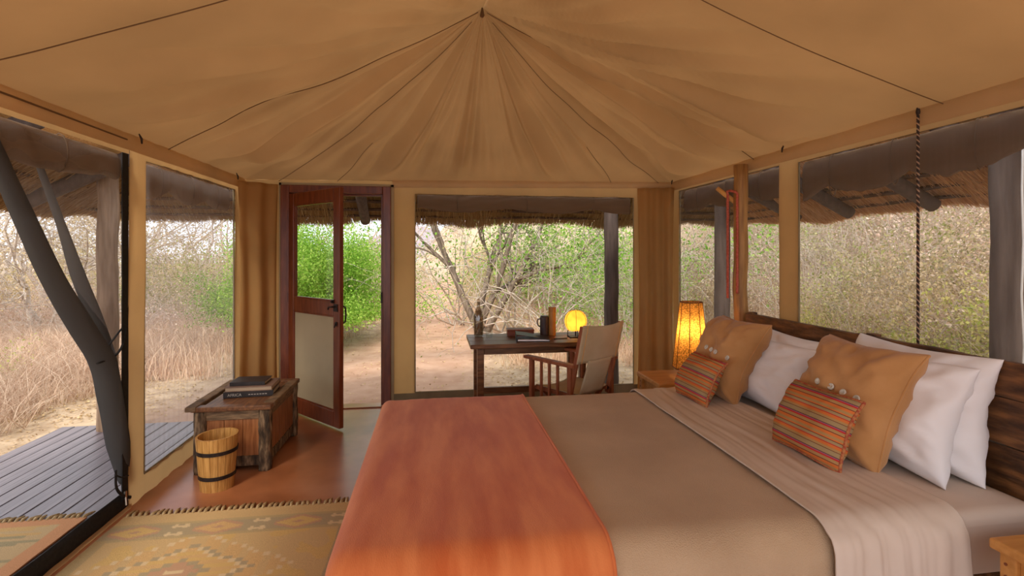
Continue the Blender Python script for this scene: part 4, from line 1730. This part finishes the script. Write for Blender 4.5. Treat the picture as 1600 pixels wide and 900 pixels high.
# ================================================================ DESK AND ITS THINGS
ZD = .70
DX0, DX1, DY0, DY1 = .285, 1.34, 4.19, 4.75
desk = empty('writing_desk', ((DX0 + DX1) / 2, (DY0 + DY1) / 2, 0))
tag(desk, 'dark wooden writing desk in front of the open window', 'desk')
DO = ((DX0 + DX1) / 2, (DY0 + DY1) / 2, 0)
for k in range(3):
    ya, yb_ = DY0 + (DY1 - DY0) * k / 3, DY0 + (DY1 - DY0) * (k + 1) / 3
    MB().box(DX0, DX1, ya + .001, yb_ - .001, ZD - .036, ZD).build('top_plank', 'desk', desk, off=DO, bevel=.006)
for x in (DX0 + .09, DX1 - .09):
    for y in (DY0 + .10, DY1 - .07):
        MB().box(x - .028, x + .028, y - .028, y + .028, 0, ZD - .037).build('leg', 'desk', desk, off=DO, bevel=.004)
MB().box(DX0 + .12, DX1 - .12, DY0 + .09, DY0 + .115, ZD - .10, ZD - .037).build('apron', 'desk', desk, off=DO, bevel=.003)
MB().box(DX0 + .12, DX1 - .12, DY1 - .085, DY1 - .06, ZD - .10, ZD - .037).build('apron', 'desk', desk, off=DO, bevel=.003)
for x in (DX0 + .09, DX1 - .09):
    MB().box(x - .012, x + .012, DY0 + .128, DY1 - .098, ZD - .10, ZD - .037).build('apron', 'desk', desk, off=DO, bevel=.003)
MB().box(DX0 + .118, DX1 - .118, DY1 - .09, DY1 - .05, .17, .225).build('stretcher', 'desk', desk, off=DO, bevel=.004)

bt = empty('water_bottle', (.385, 4.60, ZD))
tag(bt, 'tall dark glass bottle on the left end of the desk', 'bottle')
MB().lathe([(0, 0), (.036, 0), (.04, .006), (.043, .06), (.046, .13), (.044, .18), (.034, .225), (.020, .255), (.0155, .275), (.0155, .30), (.018, .302), (.018, .312), (.012, .312), (.012, .27), (.03, .22), (.04, .17), (.039, .02), (0, .012)], 24).build('glass_body', 'glass_dark', bt, smooth=True)
MB().lathe([(0, .295), (.013, .297), (.0135, .325), (.009, .338), (0, .34)], 14).build('stopper', 'glass_dark', bt, smooth=True)
MB().lathe([(.0, .013), (.038, .014), (.0385, .06), (.0415, .13), (.0395, .178), (.02, .235), (0, .236)], 24).build('water', glass_mat('bottle_water', (.72, .68, .64), .04), bt, smooth=True)
gl = MB().lathe([(0, 0), (.027, 0), (.031, .004), (.034, .07), (.0325, .07), (.029, .008), (0, .008)], 22).build('drinking_glass', 'glass', smooth=True)
gl.location = (.475, 4.55, ZD)
tag(gl, 'small clear tumbler beside the bottle on the desk', 'glass')
bx = empty('wooden_box', (.765, 4.62, ZD), (0, 0, R(-4)))
tag(bx, 'low reddish wooden box near the back of the desk', 'box')
MB().box(-.12, .12, -.065, .065, 0, .045).build('body', 'redbox', bx, bevel=.004)
MB().box(-.123, .123, -.068, .068, .0455, .062).build('lid', 'redbox', bx, bevel=.005)
fd = empty('open_folder', (.83, 4.36, ZD), (0, 0, R(-6)))
tag(fd, 'black folder lying half open with white pages on the desk', 'folder')
MB().box(-.14, .14, -.10, .10, 0, .006).build('cover', 'book_black', fd, bevel=.002)
MB().box(-.13, .135, -.095, .095, .0065, .018).build('pages', 'white', fd)
mb = MB()
mb.grid(lambda u, v: (-.145 + .285 * u, -.10 + .20 * v, .062 - .042 * u ** .8 + .004 * math.sin(u * 5)), 12, 4)
mb.build('raised_cover', 'book_black', fd, thick=.005)
MB().box(-.145, -.138, -.10, .10, 0, .062).build('spine', 'book_black', fd)
fk = empty('dark_flask', (.985, 4.60, ZD))
tag(fk, 'dark flask with a side handle on the desk', 'flask')
MB().lathe([(0, 0), (.038, 0), (.040, .006), (.040, .16), (.036, .172), (.037, .178), (.0, .18)], 22).build('body', 'flask', fk, smooth=False)
MB().tube([(-.037, 0, .15), (-.062, 0, .145), (-.066, 0, .11), (-.055, 0, .085), (-.038, 0, .08)], .0055, 8).build('handle', 'flask', fk, smooth=True)
tb = empty('amber_canister', (1.055, 4.585, ZD))
tag(tb, 'tall amber-coloured canister standing beside the dark flask', 'canister')
MB().lathe([(0, 0), (.032, 0), (.0335, .004), (.0335, .205), (0, .205)], 22).build('body', 'amber', tb)
MB().lathe([(.0345, .2055), (.0345, .255), (.030, .258), (0, .258)], 22).build('cap', 'amber', tb)
pn = MB().tube([(.0, 0, 0), (.12, .02, 0)], .004, 6).build('pen', 'book_black')
pn.location = (1.02, 4.36, ZD + .0045)
tag(pn, 'thin dark pen lying on the desk beside the folder', 'pen')

dl = empty('desk_lamp', (1.235, 4.44, ZD))
tag(dl, 'small round orange globe lamp glowing on the desk', 'lamp')
MB().box(-.06, .06, -.05, .05, 0, .012).build('base', 'iron', dl, bevel=.003)
for k in range(3):
    a = 2 * PI * k / 3 + .5
    MB().tube([(.075 * math.cos(a), .075 * math.sin(a), 0), (.07 * math.cos(a), .07 * math.sin(a), .07)], .004, 6).build('leg', 'iron', dl)
gp = [(.070, .065), (.088, .10), (.098, .135), (.097, .165), (.085, .198), (.062, .224), (.03, .238), (.008, .240)]
MB().lathe(gp, 24).build('shade', 'globe', dl, smooth=True)
for k in range(6):
    a = 2 * PI * k / 6 + .3
    MB().tube([(r_ * 1.012 * math.cos(a), r_ * 1.012 * math.sin(a), z) for r_, z in gp], .0022, 5).build('rib', 'rib', dl)
MB().lathe([(0, .10), (.016, .11), (.024, .135), (.018, .16), (0, .17)], 12).build('bulb', 'bulb_small', dl, smooth=True)
MB().tube([(0, 0, .012), (0, 0, .11)], .007, 8).build('stem', 'iron', dl)

# ================================================================ FOLDING CAMPAIGN CHAIR
# local: x = right, y = forward (toward the desk); origin on the floor under the seat centre
ch = empty('folding_armchair', (1.052, 3.905, 0), (0, 0, R(33)))
tag(ch, 'folding wooden armchair with beige canvas seat and back at the desk', 'chair')
CW, CDp = .235, .22
AH = .625
for sx in (-1, 1):
    x = sx * CW
    MB().bar((x, CDp - .02, 0), (x, CDp - .02, AH), .034, .034, (0, 1, 0)).build('leg', 'chairwood', ch, bevel=.004)
    MB().bar((x, -CDp + .02, 0), (x, -CDp + .02, AH), .034, .034, (0, 1, 0)).build('leg', 'chairwood', ch, bevel=.004)
    MB().bar((x, -CDp - .03, AH + .011), (x, CDp + .05, AH + .011), .058, .024).build('armrest', 'chairwood', ch, bevel=.006)
    MB().bar((x, -CDp + .037, .17), (x, CDp - .037, .17), .022, .034).build('side_rail', 'chairwood', ch, bevel=.003)
    MB().bar((x, -CDp + .037, .06), (x, CDp - .037, .06), .022, .034).build('side_rail', 'chairwood', ch, bevel=.003)
    for q in (-.085, 0, .085):
        MB().bar((x, q + .01, .187), (x, q + .01, AH - .001), .019, .019, (0, 1, 0)).build('spindle', 'chairwood', ch, bevel=.003)
    # raked back post
    MB().bar((x * .94, -CDp + .045, .36), (x * .94, -CDp - .085, .925), .022, .036, (0, 1, 0)).build('back_post', 'chairwood', ch, bevel=.004)
    MB().tube([(x * 1.05, -CDp + .03, .40), (x * .85, -CDp + .03, .40)], .012, 8).build('pivot', 'iron', ch)
# crossed legs under the seat, front and back
for y in (-.15, .15):
    MB().bar((-CW + .02, y, .05), (CW - .03, y + .012, .40), .022, .036, (0, 1, 0)).build('cross_leg', 'chairwood', ch, bevel=.003)
    MB().bar((CW - .02, y - .026, .05), (-CW + .03, y - .014, .40), .022, .036, (0, 1, 0)).build('cross_leg', 'chairwood', ch, bevel=.003)
for sx in (-1, 1):
    MB().bar((sx * (CW - .035), -.19, .405), (sx * (CW - .035), .19, .405), .026, .03).build('seat_rail', 'chairwood', ch, bevel=.004)
mb = MB()
mb.grid(lambda u, v: (-CW + .03 + (2 * CW - .06) * u, -.185 + .37 * v, .425 - .03 * math.sin(PI * u) + .004 * nz(u * 6, v * 6)), 20, 14)
mb.build('seat_canvas', 'chaircanvas', ch, smooth=True, thick=.005)
# back: wide top band with a narrower tongue that runs down to the seat
mb = MB()


def backfn(u, v):
    z = .655 + .265 * v
    y = -CDp + .045 - .13 * (z - .36) / .565
    w = CW * .94 + .012
    return (-w + 2 * w * u, y - .016 - .028 * math.sin(PI * u), z + (.018 * (abs(u - .5) * 2) ** 2 if v > .9 else 0))


mb.grid(backfn, 26, 10)
mb.build('back_canvas', 'chaircanvas', ch, smooth=True, thick=.006)
mb = MB()


def tongue(u, v):
    z = .40 + .27 * v
    y = -CDp + .045 - .13 * (z - .36) / .565
    w = .135
    return (-w + 2 * w * u, y - .040 + .03 * (1 - v) - .012 * math.sin(PI * u), z)


mb.grid(tongue, 12, 10)
mb.build('back_tongue', 'chaircanvas', ch, smooth=True, thick=.005)
for sx in (-1, 1):
    w = CW * .94 + .012
    pts = []
    for k in range(8):
        v = k / 7
        p = backfn(.085 if sx < 0 else .915, v)
        pts.append((p[0], p[1] - .004, p[2]))
    MB().tube(pts, .0028, 5).build('stitching', 'peg', ch)

# ================================================================ VEGETATION
MT['grass'] = leaf_mat('dry_grass_blades', (.56, .38, .25), (.76, .56, .40), (.89, .72, .54), .35)
MT['litter'] = leaf_mat('leaf_litter', (.34, .22, .10), (.55, .40, .20), (.68, .52, .28), .2)
MT['green'] = leaf_mat('bright_green_leaves', (.15, .32, .035), (.27, .50, .07), (.46, .64, .14), .45)
MT['olive'] = leaf_mat('olive_dry_leaves', (.46, .37, .17), (.67, .52, .29), (.78, .63, .40), .4)
MT['dryleaf'] = leaf_mat('dry_brown_leaves', (.54, .36, .26), (.75, .55, .42), (.88, .71, .58), .35)
MT['mixleaf'] = leaf_mat('mixed_green_tan_leaves', (.32, .35, .10), (.64, .53, .32), (.54, .56, .20), .4)
MT['yellowgreen'] = leaf_mat('yellow_green_leaves', (.34, .40, .08), (.58, .56, .16), (.70, .62, .26), .45)
MT['twig'] = M('grey_twigs', (.44, .36, .29), (.70, .61, .52), 12, .9)
MT['trunk'] = M('grey_bark', (.12, .085, .06), (.26, .20, .15), 7, .9, .5, (3, 3, 1))


def leaves_np(name, centers, size, mat, g, parent=None, aspect=.55, up=.0, kind='stuff'):
    n = len(centers)
    d = g.normal(0, 1, (n, 3))
    d[:, 2] += up
    d /= np.linalg.norm(d, axis=1)[:, None]
    s = np.cross(d, g.normal(0, 1, (n, 3)))
    s /= np.linalg.norm(s, axis=1)[:, None]
    L = size * g.uniform(.6, 1.35, n)[:, None]
    V = np.empty((n, 4, 3))
    V[:, 0] = centers
    V[:, 1] = centers + d * L * .5 + s * L * aspect * .5
    V[:, 2] = centers + d * L
    V[:, 3] = centers + d * L * .5 - s * L * aspect * .5
    F = np.arange(n * 4)
    return np_mesh(name, V.reshape(-1, 3), F, 4, mat, parent, kind=kind)


def branchy(seed, h, spread, n_main, depth, droop=.15, thick=.02, lean=(0, 0), up0=.8, sides=5, seg=6, wig=.25):
    """Recursive branching; returns a mesh builder with the wood and the tip points."""
    g = random.Random(seed)
    mb = MB()
    tips = []

    def grow(p, d, ln, r, lv):
        pts = [p.copy()]
        rad = [r]
        q = p.copy()
        dd = d.copy()
        for k in range(seg):
            dd = (dd + Vector((g.gauss(0, wig), g.gauss(0, wig), g.gauss(0, wig) - droop * (k / seg) * (lv > 0)))).normalized()
            q = q + dd * (ln / seg)
            pts.append(q.copy())
            rad.append(max(.0016, r * (1 - .75 * (k + 1) / seg)))
            if lv < depth and k >= (1 if lv == 0 else 0) and g.random() < .78:
                sd = (dd + Vector((g.gauss(0, .75), g.gauss(0, .75), g.gauss(.1, .5)))).normalized()
                grow(q.copy(), sd, ln * g.uniform(.45, .72), rad[-1] * .72, lv + 1)
            if lv >= depth - 1:
                tips.append(q.copy())
        mb.tube(pts, rad, sides if lv < 2 else 3, cap=False)
    for i in range(n_main):
        a = g.uniform(0, 2 * PI)
        s = spread * g.uniform(.4, 1)
        d = Vector((math.cos(a) * s + lean[0], math.sin(a) * s + lean[1], up0)).normalized()
        grow(Vector((g.uniform(-.06, .06) * n_main * .3, g.uniform(-.06, .06) * n_main * .3, -.05)), d, h * g.uniform(.75, 1.05), thick * g.uniform(.7, 1), 0)
    return mb, np.array([tuple(t) for t in tips])


PROTO = {}
COORDS = {}


def plant_proto(key, seed, h, spread, n_main, depth, leafmat, per_tip, lsize, jitter, woodmat='twig', **kw):
    mb, tips = branchy(seed, h, spread, n_main, depth, **kw)
    g = np.random.default_rng(seed)
    me = None
    root = empty(key)
    w = mb.build('branches', woodmat, root, smooth=True)
    if per_tip > 0 and len(tips):
        k = max(1, int(per_tip)) if per_tip >= 1 else 1
        c = np.repeat(tips, k, axis=0)
        if per_tip < 1:
            c = c[g.random(len(c)) < per_tip]
        c = c + g.normal(0, jitter, c.shape)
        c = c[c[:, 2] > (.5 if key == 'green_bush' else .02)]
        leaves_np('foliage', c, lsize, leafmat, g, root)
    PROTO[key] = [root, 0]
    return root


def plant(key, x, y, sc=1.0, rz=None, label=None, cat='shrub', group=None, sz=None):
    root, used = PROTO[key]
    o = root if not used else copy_tree(root)
    PROTO[key][1] += 1
    o.location = (x, y, ground_z(x, y) - .03)
    # turn (and if need be shrink) the plant until no twig or leaf reaches the tent, its eaves or the deck
    if key not in COORDS:
        cs = []
        for chd in root.children:
            a = np.empty(len(chd.data.vertices) * 3, dtype=np.float32)
            chd.data.vertices.foreach_get('co', a)
            cs.append(a.reshape(-1, 3)[:, :2])
        COORDS[key] = np.concatenate(cs)
    cc = COORDS[key]
    ang = random.uniform(0, 2 * PI) if rz is None else rz
    for k in range(40):
        ca, sa = math.cos(ang) * sc, math.sin(ang) * sc
        wx, wy = cc[:, 0] * ca - cc[:, 1] * sa + x, cc[:, 0] * sa + cc[:, 1] * ca + y
        if not np.any((wx > -3.55) & (wx < 4.1) & (wy < 6.45)):
            break
        ang += .7
        if k % 9 == 8:
            sc *= .88
    o.rotation_euler = (0, 0, ang)
    o.scale = (sc, sc, sc * (sz or 1))
    tag(o, label, cat, group)
    return o


# protos
plant_proto('dry_shrub', 21, 1.2, .9, 9, 2, 'dryleaf', 4, .034, .12, thick=.012, wig=.22)
plant_proto('olive_shrub', 22, 1.2, .8, 9, 2, 'olive', 4, .042, .13, thick=.012, wig=.22)
plant_proto('twiggy_shrub', 23, 1.4, 1.0, 12, 2, 'dryleaf', .6, .036, .12, thick=.012, wig=.28, droop=.3)
plant_proto('mixed_shrub', 24, 1.3, .8, 9, 2, 'mixleaf', 4, .050, .14, thick=.012, wig=.22)
plant_proto('green_bush', 25, 1.9, .75, 12, 2, 'green', 60, .046, .17, thick=.02, wig=.2)
plant_proto('arching_thicket', 26, 2.9, .9, 9, 2, 'mixleaf', 1, .045, .16, thick=.022, wig=.24, droop=.34)
plant_proto('bare_tree', 27, 3.6, .5, 3, 3, 'olive', 1, .05, .12, 'twig', thick=.06, wig=.2, droop=.03, seg=7)
plant_proto('leafy_thicket', 28, 2.7, .7, 8, 2, 'green', 4, .055, .2, thick=.025, wig=.25, droop=.2)
plant_proto('fork_tree', 29, 2.9, .34, 4, 3, 'green', 2, .06, .15, 'trunk', thick=.085, wig=.13, droop=.02, seg=7, lean=(0, .10))

# the bush by the door and the tree behind the desk
plant('green_bush', -2.05, 9.0, .84, .4, 'bright green leafy bush seen through the open door', 'bush')
plant('green_bush', -2.75, 10.2, .72, 2.0, 'green bush behind the first, seen through the pane of the door', 'bush')
plant('fork_tree', .80, 9.3, 1.12, 0, 'forked grey tree behind the bottle end of the desk', 'tree')
GB = 'thickets behind the desk window'
for (x, y, s, k) in ((1.9, 8.6, 1.0, 0), (2.9, 8.0, 1.0, 1), (3.6, 9.0, 1.05, 0), (1.4, 9.8, 1.1, 0), (2.5, 10.3, 1.2, 1), (4.4, 8.3, .9, 0), (.5, 11.0, 1.0, 0), (3.2, 11.5, 1.3, 1), (3.7, 7.3, .8, 0), (3.1, 7.7, .85, 1), (4.1, 9.6, 1.2, 1)):
    if k == 0:
        plant('arching_thicket', x, y, s, None, 'tangled thicket of arching grey branches behind the desk window', 'thicket', GB)
    else:
        plant('leafy_thicket', x, y, s, None, 'green-leaved thicket behind the desk window', 'thicket', 'green-leaved thickets behind the desk window')
plant_proto('pale_stems', 51, 1.7, .75, 16, 1, 'dryleaf', .5, .035, .08, thick=.008, wig=.10, droop=.12)
plant_proto('yellow_green_shrub', 52, 1.0, .9, 9, 2, 'yellowgreen', 4, .045, .12, thick=.011, wig=.22)
for i in range(34):
    plant('pale_stems', random.uniform(4.7, 8.0), random.uniform(1.0, 10.5), random.uniform(.7, 1.15), None, 'spray of pale leafless stems on the hillside beyond the headboards', 'shrub', 'pale leafless stems on the hillside')
for (x, y, c_) in ((4.95, 4.25, .8), (5.3, 3.7, .9), (5.0, 5.7, .75), (4.9, 3.9, .7)):
    plant('yellow_green_shrub', x, y, c_, None, 'yellow-green shrub low on the hillside beyond the headboards', 'shrub', 'yellow-green shrubs on the hillside')
plant('yellow_green_shrub', -5.2, 6.4, .6, None, 'small yellow-green shrub in the dry grass beyond the deck', 'shrub')
# dry shrubs: hillside on the right
names = ['dry_shrub', 'olive_shrub', 'twiggy_shrub', 'mixed_shrub']
LBL = {'dry_shrub': 'dry brown-leaved shrub in the bush around the tent', 'olive_shrub': 'dull olive-leaved shrub in the bush around the tent',
       'twiggy_shrub': 'nearly leafless twiggy shrub in the bush around the tent', 'mixed_shrub': 'shrub with mixed green and tan leaves in the bush around the tent'}
GRP = {'dry_shrub': 'dry brown shrubs', 'olive_shrub': 'olive shrubs', 'twiggy_shrub': 'twiggy leafless shrubs', 'mixed_shrub': 'green and tan shrubs'}
spots = []


def scatter(x0, x1, y0, y1, n, mind, weights, s0, s1, where, ok=lambda x, y: True):
    c = 0
    tries = 0
    while c < n and tries < n * 30:
        tries += 1
        x, y = random.uniform(x0, x1), random.uniform(y0, y1)
        if not ok(x, y) or any((x - a) ** 2 + (y - b) ** 2 < mind ** 2 for a, b in spots):
            continue
        spots.append((x, y))
        k = random.choices(names, weights)[0]
        plant(k, x, y, random.uniform(s0, s1), None, LBL[k].replace('in the bush around the tent', where), 'shrub', GRP[k] + ' ' + where)
        c += 1


scatter(4.75, 8.5, .5, 11, 66, .52, (7, 2, 6, 1), .70, 1.0, 'low on the hillside beyond the headboards')
scatter(8.5, 14, .5, 16, 75, .75, (7, 2, 5, 1), 1.0, 1.4, 'higher on the hillside beyond the headboards')
scatter(14, 22, 2, 26, 50, 1.2, (4, 3, 3, 3), 1.4, 2.0, 'at the top of the hillside')
# behind the back of the tent
scatter(-6, 5.5, 11.5, 19, 60, .85, (4, 3, 3, 3), .8, 1.15, 'far behind the desk and the door', lambda x, y: path_mask(x, y) < .05)
# left bank
scatter(-17, -7.5, 3.5, 18, 34, 1.1, (4, 2, 6, 2), .45, .8, 'in the dry grass beyond the deck')
scatter(-26, -8, 9, 28, 55, 1.2, (3, 2, 7, 2), .9, 1.5, 'far beyond the deck under the bare trees')
scatter(-7.5, -3.2, 9.5, 15, 16, .9, (4, 1, 6, 1), .5, .8, 'between the deck grass and the green bushes')
for i, (x, y, s) in enumerate(((-9, 9, .95), (-11, 8, 1.05), (-12.5, 11, 1.15), (-8, 12.5, 1.1), (-10.5, 14, 1.2), (-14, 9, 1.2), (-6.5, 14.5, 1.1), (-15, 13, 1.3), (-5, 17, 1.2), (-9, 17.5, 1.3), (-13, 17, 1.4), (-12, 5.8, .95), (-16, 7, 1.2), (-1.5, 20, 1.2), (-3.5, 21, 1.3), (-18, 16, 1.4), (-7, 20, 1.3), (-11, 21, 1.4), (-16, 21, 1.5), (-20, 12, 1.4), (-10, 11.2, .9), (-7.2, 10.6, .8))):
    plant('bare_tree', x, y, s, None, 'bare grey branching tree beyond the grass', 'tree', 'bare grey trees beyond the dry grass')


# dry grass (uncountable)
def grass(name, label, x0, x1, y0, y1, n, h0, h1, ok, seed, w=.006, lean=.35):
    g = np.random.default_rng(seed)
    xs, ys = g.uniform(x0, x1, n), g.uniform(y0, y1, n)
    # clump around tuft centres
    keep = []
    tx = g.uniform(x0, x1, max(10, n // 45))
    ty = g.uniform(y0, y1, max(10, n // 45))
    k = g.integers(0, len(tx), n)
    m = g.random(n) < .75
    xs = np.where(m, tx[k] + g.normal(0, .09, n), xs)
    ys = np.where(m, ty[k] + g.normal(0, .09, n), ys)
    keep = np.array([ok(a, b) for a, b in zip(xs, ys)])
    xs, ys = xs[keep], ys[keep]
    n = len(xs)
    zs = np.array([ground_z(a, b) for a, b in zip(xs, ys)]) - .02
    h = g.uniform(h0, h1, n) * (.6 + .7 * g.random(n))
    bend = g.normal(0, lean, (n, 2)) * h[:, None]
    base = np.stack([xs, ys, zs], 1)
    mid = base + np.stack([bend[:, 0] * .35, bend[:, 1] * .35, h * .6], 1)
    tip = base + np.stack([bend[:, 0], bend[:, 1], h * .95], 1)
    a = g.uniform(0, 2 * PI, n)
    s = np.stack([np.cos(a), np.sin(a), np.zeros(n)], 1) * w
    V = np.empty((n, 5, 3))
    V[:, 0], V[:, 1], V[:, 2], V[:, 3], V[:, 4] = base - s, base + s, mid + s * .8, mid - s * .8, tip
    i = np.arange(n)[:, None] * 5
    F = np.concatenate([i + np.array([[0, 1, 2]]), i + np.array([[0, 2, 3]]), i + np.array([[3, 2, 4]])], 1)
    o = np_mesh(name, V.reshape(-1, 3), F.reshape(-1), 3, 'grass', kind='stuff')
    return tag(o, label, 'grass')


grass('dry_grass', 'tall straw-coloured dry grass beyond the deck', -13, -3.3, 1.0, 14, 190000, .16, .42, lambda x, y: path_mask(x, y) < .1 and (x < -3.5 - .4 * abs(nz(y, 2)) or y > 7.0), 31, .0035, .75)
grass('dry_grass', 'thin dry grass on the ground behind the tent', -6, 7, 6.6, 18, 60000, .12, .40, lambda x, y: path_mask(x, y) < .05, 32, .005)
grass('dry_grass', 'pale dry grass between the hillside shrubs', 4.4, 13, .3, 14, 60000, .35, .95, lambda x, y: True, 33, .004)


def litter(name, label, x0, x1, y0, y1, n, ok, seed, size=.034):
    g = np.random.default_rng(seed)
    xs, ys = g.uniform(x0, x1, n), g.uniform(y0, y1, n)
    keep = np.array([ok(a, b) for a, b in zip(xs, ys)])
    xs, ys = xs[keep], ys[keep]
    zs = np.array([ground_z(a, b) for a, b in zip(xs, ys)]) + .006
    n = len(xs)
    a = g.uniform(0, 2 * PI, n)
    d = np.stack([np.cos(a), np.sin(a), g.normal(0, .2, n)], 1) * (size * g.uniform(.5, 1.2, n))[:, None]
    s = np.stack([-np.sin(a), np.cos(a), g.normal(0, .3, n)], 1) * (size * .3)
    c = np.stack([xs, ys, zs + .012 * g.random(n)], 1)
    V = np.stack([c - d * .5, c + s, c + d * .5, c - s], 1)
    o = np_mesh(name, V.reshape(-1, 3), np.arange(n * 4), 4, 'litter', kind='stuff')
    return tag(o, label, 'leaf litter')


litter('leaf_litter', 'fallen yellow leaves scattered on the ground behind the tent', -4, 5, 5.2, 12, 22000, lambda x, y: random.random() < 1 - .82 * path_mask(x, y), 41)
litter('leaf_litter', 'fallen dry leaves beside the deck edge', -6, -3.15, 2.5, 7, 9000, lambda x, y: True, 42, .024)

# ---------------------------------------------------------------- labels of the setting
for nm, lb, ct in (('ground', 'sandy dry ground with a bare path outside the tent', 'ground'), ('hill', 'hazy far ridge of hills', 'hill'),
                   ('floor', None, 'floor'), ('deck', 'dark weathered plank deck outside the netting doorway', 'deck'),
                   ('ceiling', None, 'tent roof'), ('wall_left', 'tan canvas wall along the deck', 'wall'),
                   ('wall_right', 'tan canvas wall behind the headboards', 'wall'), ('wall_back', 'tan canvas wall around the door and desk window', 'wall'),
                   ('wall_front', 'unseen canvas wings of the tent front, left open for daylight', 'wall'), ('window_1', 'net window beside the chest with a daylight veil in its colour', 'window'),
                   ('window_2', 'net window behind the peeled pole', 'window'), ('window_3', 'wide net window above the headboards', 'window'),
                   ('window_4', 'open window behind the writing desk', 'window'), ('added_window_5', 'unseen net window added for daylight near the bedside table', 'window'),
                   ('added_window_6', 'unseen net window added for daylight next to the deck doorway', 'window'), ('trim_1', 'low canvas sill of the netting doorway', 'trim'),
                   ('door_1', None, 'door'), ('trim_2', 'flat red cement threshold under the door', 'trim')):
    o = bpy.data.objects.get(nm)
    if o:
        tag(o, lb, ct)
